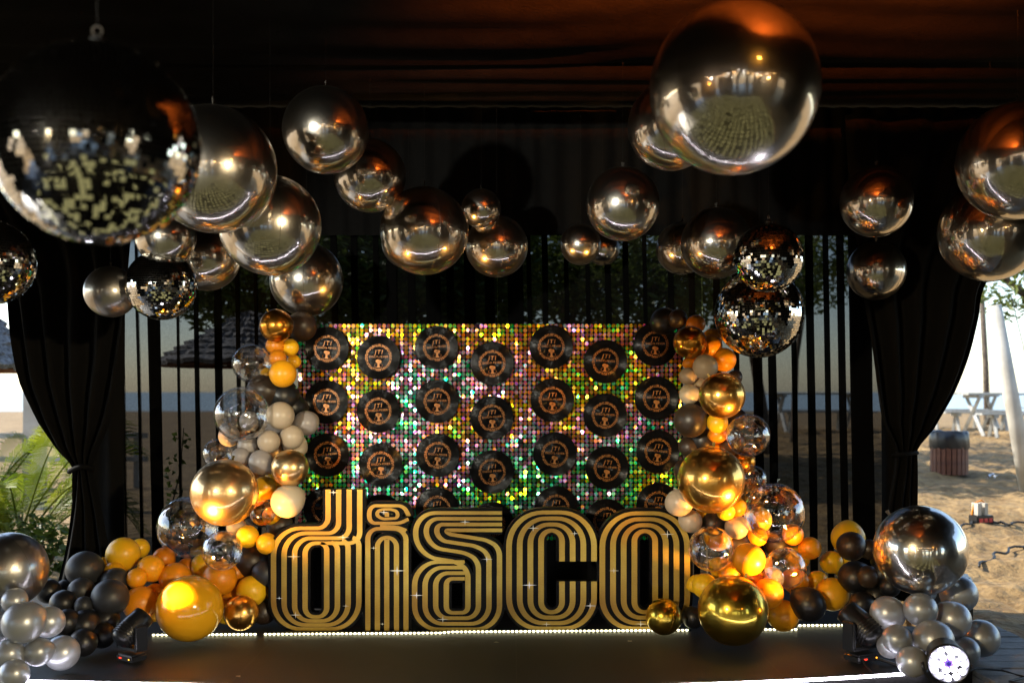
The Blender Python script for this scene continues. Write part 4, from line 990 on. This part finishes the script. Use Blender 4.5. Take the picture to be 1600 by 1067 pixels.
# ---- garland balloons: px, py, r(px), kind, distance
GD = {
'd-side garland': [
 (471, 510, 24, 'brown', 6.72), (432, 509, 26, 'amber', 6.45), (459, 565, 11, 'mustard', 6.68), (453, 543, 14, 'mustard', 6.62), (430, 540, 15, 'orange', 6.58), (418, 586, 12, 'mustard', 6.62),
 (434, 560, 14, 'orange', 6.5), (442, 584, 21.5, 'orange', 6.4), (393, 568, 30, 'clear', 6.5), (413, 611, 28, 'brown', 6.62), (440, 619, 28, 'black', 6.66), (457, 637, 22, 'black', 6.7),
 (390, 658, 16, 'taupe', 6.56), (478, 661, 20, 'taupe', 6.62), (378, 647, 43, 'clear', 6.3), (438, 649, 22, 'cream', 6.42), (461, 695, 19, 'cream', 6.55), (456, 683, 19, 'cream', 6.45), (420, 690, 18, 'cream', 6.36),
 (358, 681, 17, 'taupe', 6.5), (387, 696, 16, 'taupe', 6.45), (377, 713, 15, 'taupe', 6.4), (408, 722, 19.5, 'taupe', 6.33), (341, 709, 24, 'clear', 6.62), (453, 731, 29, 'champ', 6.25), (440, 700, 24, 'brown', 6.75),
 (413, 762, 18, 'mustard', 6.4), (435, 772, 14, 'orange', 6.5), (449.5, 783, 26, 'cream', 6.22), (395, 745, 22, 'brown', 6.72), (410, 801, 20, 'clear_amber', 6.3), (425, 806, 15, 'mustard', 6.45), (351, 769, 52, 'champ', 6.05),
 (437, 822, 22, 'brown', 6.5), (293, 823, 47, 'clear', 6.45), (370, 824, 16, 'taupe', 6.4), (387, 838, 18, 'mustard', 6.3), (417, 849, 17, 'mustard', 6.28), (347, 860, 31, 'clear', 6.05), (393, 877, 27, 'brown', 6.45), (414, 896, 21, 'slate', 6.33),
 (440, 870, 22, 'black', 6.6), (343, 904, 27, 'orange', 6.25), (368, 895, 18, 'orange', 6.42), (393, 923, 24, 'mustard', 6.3), (356, 968, 20, 'mustard', 6.33), (412, 955, 20, 'brown', 6.36), (377, 957, 27, 'gold', 6.12), (297, 950, 52, 'mustard_gloss', 5.93),
 (365, 932, 20, 'orange', 6.4), (405, 800, 22, 'brown', 6.7), (372, 792, 24, 'brown', 6.62), (430, 748, 17, 'mustard', 6.55), (318, 884, 20, 'mustard', 6.42), (322, 922, 18, 'mustard', 6.35), (400, 775, 16, 'orange', 6.5), (425, 925, 20, 'orange', 6.5), (436, 665, 24, 'taupe', 6.62)],
'garland end by the palms': [
 (292, 887, 16, 'orange', 6.45), (219, 856, 15, 'mustard', 6.5), (162, 880, 10, 'mustard', 6.45), (274, 903, 25, 'orange', 6.25), (256, 873, 18, 'orange', 6.4), (192.5, 866, 27, 'mustard', 6.3), (236, 888, 21, 'orange', 6.22), (179, 893, 16, 'mustard', 6.2), (213.5, 903, 16, 'orange', 6.12), (242, 927, 16, 'orange', 6.2), (240, 955, 16, 'mustard', 6.2), (219, 942, 27, 'orange', 6.05), (200, 920, 20, 'brown', 6.3),
 (141, 910, 16, 'slate', 6.15), (133, 889, 29, 'slate', 6.15), (101, 919, 14, 'slate', 6.15), (179, 908, 21, 'slate', 6.1), (127, 923, 21, 'slate', 5.98), (172, 933, 29, 'slate', 5.88), (76, 923, 19, 'black', 6.0), (99, 942, 21, 'black', 5.85), (131, 946, 15, 'slate', 5.82), (133, 976, 25, 'black', 5.75), (105, 973, 22, 'black', 5.7), (165, 968, 22, 'black', 5.85), (160, 1000, 20, 'black', 5.75), (130, 1003, 22, 'black', 5.6)],
'silver cluster under the big orb by the palms': [
 (14, 890, 58, 'satin', 5.35), (23, 938, 20, 'silver_latex', 5.15), (0, 960, 20, 'silver_latex', 5.2), (76, 971, 25, 'silver_latex', 5.25), (37, 972, 32, 'silver_latex', 5.05), (97, 1024, 27, 'silver_latex', 5.3), (60, 1018, 22, 'silver_latex', 5.1), (15, 1021, 23, 'silver_latex', 5.05), (22, 1052, 23, 'silver_latex', 4.98), (0, 990, 18, 'silver_latex', 5.2), (-20, 925, 24, 'silver_latex', 5.3)],
'o-side garland': [
 (1038, 502, 22, 'black', 6.85), (1059, 498, 15, 'brown', 6.75), (1087, 507, 15, 'orange', 6.68), (1113, 529, 16, 'orange', 6.6), (1078, 535, 26, 'amber', 6.42), (1111, 541, 18, 'orange', 6.52), (1077, 567, 10, 'orange', 6.6), (1131, 562, 19, 'orange', 6.5), (1102, 573, 20, 'cream', 6.38), (1075, 588, 14, 'cream', 6.48), (1093, 601, 11, 'cream', 6.52), (1077, 616, 16, 'cream', 6.42), (1148, 590, 12, 'brown', 6.6), (1128, 618, 36, 'gold', 6.15),
 (1098, 640, 20, 'brown', 6.6), (1079, 657, 27, 'brown', 6.4), (1121, 660, 17, 'mustard', 6.35), (1121, 678, 15, 'orange', 6.45), (1098, 688, 20, 'black', 6.55), (1076, 698, 16, 'brown', 6.55), (1169, 680, 34, 'clear', 6.3), (1144, 690, 20, 'brown', 6.55), (1177, 748, 21, 'clear', 6.4), (1172, 768, 20, 'clear_amber', 6.25), (1061, 785, 22, 'cream', 6.12), (1111, 749, 52, 'gold', 5.98),
 (1079, 814, 18, 'cream', 6.22), (1134, 798, 15, 'mustard', 6.15), (1150, 792, 16, 'mustard', 6.2), (1115, 818, 20, 'brown', 6.3), (1210, 801, 47, 'clear', 6.1), (1151, 823, 19, 'cream', 6.2), (1184, 838, 15, 'orange', 6.25), (1239, 835, 17, 'orange', 6.3), (1111, 857, 35, 'clear', 5.98), (1170, 874, 26, 'orange', 5.98), (1141, 896, 19, 'orange', 6.15), (1127, 888, 18, 'mustard', 6.22), (1089, 912, 15, 'mustard', 6.14), (1101, 915, 20, 'mustard', 6.05), (1227, 887, 32, 'clear', 5.95), (1178, 903, 15, 'orange', 6.12), (1207, 903, 18, 'taupe', 6.12), (1265, 856, 18, 'orange', 6.3),
 (1200, 927, 24, 'orange', 6.0), (1145, 953, 54, 'olive', 5.78), (1223, 961, 25, 'orange', 6.12), (1083, 964, 18, 'black', 6.18), (1037, 963, 28, 'olive', 6.06), (1215, 850, 22, 'brown', 6.4), (1150, 850, 20, 'brown', 6.4), (1106, 706, 22, 'orange', 6.62), (1150, 655, 18, 'brown', 6.6), (1072, 735, 20, 'brown', 6.6), (1162, 722, 18, 'amber', 6.55), (1100, 808, 16, 'mustard', 6.35), (1186, 812, 20, 'mustard', 6.4), (1243, 908, 20, 'orange', 6.25), (1165, 918, 20, 'orange', 6.2), (1245, 872, 20, 'mustard', 6.4), (1122, 838, 22, 'orange', 6.35), (1093, 560, 18, 'orange', 6.65), (1105, 630, 20, 'mustard', 6.6)],
'garland end by the sand': [
 (1299, 878, 18, 'mustard', 6.45), (1325, 840, 26, 'mustard', 6.45), (1316, 884, 17, 'mustard', 6.5), (1277, 907, 16, 'mustard', 6.35), (1330, 853, 23, 'brown', 6.3), (1358, 858, 16, 'brown', 6.3), (1376, 872, 16, 'black', 6.3), (1336, 901, 26, 'black', 6.15), (1357, 901, 18, 'brown', 6.05), (1378, 896, 17, 'black', 6.05), (1300, 928, 26, 'mustard', 6.2), (1263, 944, 27, 'black', 6.05), (1346, 944, 20, 'black', 6.0), (1370, 930, 22, 'black', 6.1), (1390, 915, 17, 'black', 6.0), (1250, 925, 16, 'orange', 6.3)],
'silver cluster under the big orb by the sand': [
 (1438, 859, 70, 'silver', 5.55), (1498, 928, 29, 'silver_latex', 5.7), (1443, 922, 20, 'silver_latex', 5.6), (1387, 958, 27, 'silver_latex', 5.5), (1438, 952, 26, 'silver_latex', 5.4), (1488, 967, 28, 'silver_latex', 5.45), (1532, 997, 29, 'silver_latex', 5.55), (1390, 1008, 20, 'silver_latex', 5.45), (1458, 1000, 32, 'silver_latex', 5.25), (1401.5, 998, 23, 'silver_latex', 5.25), (1508, 1023, 22, 'silver_latex', 5.4), (1425, 1033, 24, 'silver_latex', 5.15)],
}
NAMES = {'mustard': 'mustard', 'mustard_gloss': 'big glossy mustard', 'orange': 'orange', 'cream': 'cream', 'taupe': 'taupe', 'brown': 'dark brown', 'black': 'black', 'slate': 'slate grey', 'silver_latex': 'pearl silver',
         'clear': 'clear bubble', 'clear_amber': 'amber tinted bubble', 'champ': 'champagne foil orb', 'gold': 'gold foil orb', 'amber': 'amber foil orb', 'olive': 'gold foil orb', 'satin': 'grey silver foil orb', 'silver': 'silver foil orb'}
# landmarks: index by (px, py) -> short unique phrase; their own labels too
LM = {
 (432, 509): ('the amber orb topping the d-side garland', 'dark amber foil orb topping the garland on the d side'),
 (378, 647): ('the clear bubble beside the cream balloons', 'clear bubble balloon before the sheer curtain beside the cream balloons'),
 (351, 769): ('the big champagne orb', 'biggest champagne gold foil orb with a hot amber highlight'),
 (453, 731): ('the small champagne orb', 'small champagne foil orb under the cream balloons at the wall edge'),
 (297, 950): ('the big glossy mustard balloon', 'big glossy mustard balloon resting on the light rope'),
 (377, 957): ('the small gold orb by the d', 'small shiny gold foil orb on the floor before the letter d'),
 (133, 889): ('the big slate balloon at the curtain tail', 'big slate grey balloon uppermost of the dark ones at the curtain tail'),
 (192.5, 866): ('the bright mustard balloon on the pile', 'bright mustard balloon standing highest on the pile by the curtain'),
 (14, 890): ('the big grey orb by the palms', 'big grey silver foil orb on the pearl balloons by the palms'),
 (1078, 535): ('the amber orb topping the o-side garland', 'amber foil orb near the top of the garland on the o side'),
 (1128, 618): ('the smaller gold orb high on the garland', 'smaller gold foil orb high on the o-side garland beside cream balloons'),
 (1111, 749): ('the big seamed gold orb', 'big gold foil orb above the letter o showing its seam'),
 (1210, 801): ('the biggest bubble on the o side', 'biggest clear bubble balloon on the outer side of the o-side garland'),
 (1145, 953): ('the big olive gold orb on the floor', 'big olive gold foil orb resting on the floor past the letter o'),
 (1037, 963): ('the little gold orb before the o', 'little gold foil orb on the floor covering the foot of the letter o'),
 (1325, 840): ('the mustard balloon topping the sand end', 'mustard balloon topping the garland end beside the sandy opening'),
 (1300, 928): ('the mustard balloon amid the black ones', 'mustard balloon low amid the black ones over the light rope'),
 (1438, 859): ('the big silver orb by the sand', 'big silver foil orb on the pearl balloons beside the sandy opening'),
}
used = {}
def describe(px, py, r, kd, gi):
    side = -1 if px < 780 else 1                       # inward = towards the letters
    best = min((k for k in LM if (k[0] < 780) == (px < 780)), key=lambda k: math.hypot(k[0] - px, k[1] - py))
    dx, dy = (px - best[0]) * -side, best[1] - py      # dx > 0: inward
    ang = math.degrees(math.atan2(dy, dx))
    dirs = ['inward of', 'above and inward of', 'above', 'above and outward of', 'outward of', 'below and outward of', 'below', 'below and inward of']
    w_ = dirs[int(((ang + 382.5) % 360) // 45)]
    size = 'small' if r < 18 else ('medium' if r < 25 else 'large')
    nm = NAMES[kd]; tail = '' if 'orb' in nm or 'bubble' in nm else ' balloon'
    if 'big' in nm: size = ''
    return f'{size} {nm}{tail} {w_}'.strip(), LM[best][0], math.hypot(px - best[0], py - best[1])
recs = []
for g, lst in GD.items():
    for (px, py, r, kd, d) in lst:
        if (px, py) in LM: recs.append([g, px, py, r, kd, d, LM[(px, py)][1], None, 0])
        else: a, b, e = describe(px, py, r, kd, g); recs.append([g, px, py, r, kd, d, a, b, e])
from collections import defaultdict
bk = defaultdict(list)
for q in recs:
    if q[7]: bk[(q[6], q[7])].append(q)
for (a, b), L in bk.items():
    if len(L) == 1: L[0][6] = f'{a} {b}'; continue
    ys_ = [q[2] for q in L]
    if len(L) == 2 and max(ys_) - min(ys_) > 6:
        L.sort(key=lambda q: q[2]); wd = ['upper', 'lower']
    elif len(L) == 2: L.sort(key=lambda q: q[8]); wd = ['nearer', 'farther']
    else: L.sort(key=lambda q: q[2]); wd = ['uppermost'] + ['second', 'third', 'fourth', 'fifth', 'sixth'][:len(L) - 2] + ['lowest']
    for q, u in zip(L, wd): q[6] = f'{u} {a} {b}'
for q in recs: q[6] = q[6].replace('inward of', 'letter-side of').replace('outward of', 'curtain-side of')
for (g, px, py, r, kd, d, lab, _, _2) in recs:
    p = P(px, py, d); rr = r / F * d
    if p.z - rr < .012: p.z = rr + .012 if kd in ORB else rr + .02
    if kd in ORB:
        make_orb(kd, p, rr, lab, (random.uniform(-.4, .4), random.uniform(-1.2, 1.2), random.uniform(-1.3, 1.3)), g)
    else:
        o = thing('balloon', lab, 'balloon', p, group=g, me=LAT[kd]); o.scale = (rr * random.uniform(.97, 1.0), rr * random.uniform(.97, 1.0), rr * 1.02)
        k = Vector((random.uniform(-.7, .7), random.uniform(.15, .9), random.uniform(-.6, .5)))
        o.rotation_euler = (-k).to_track_quat('Z', 'Y').to_euler()
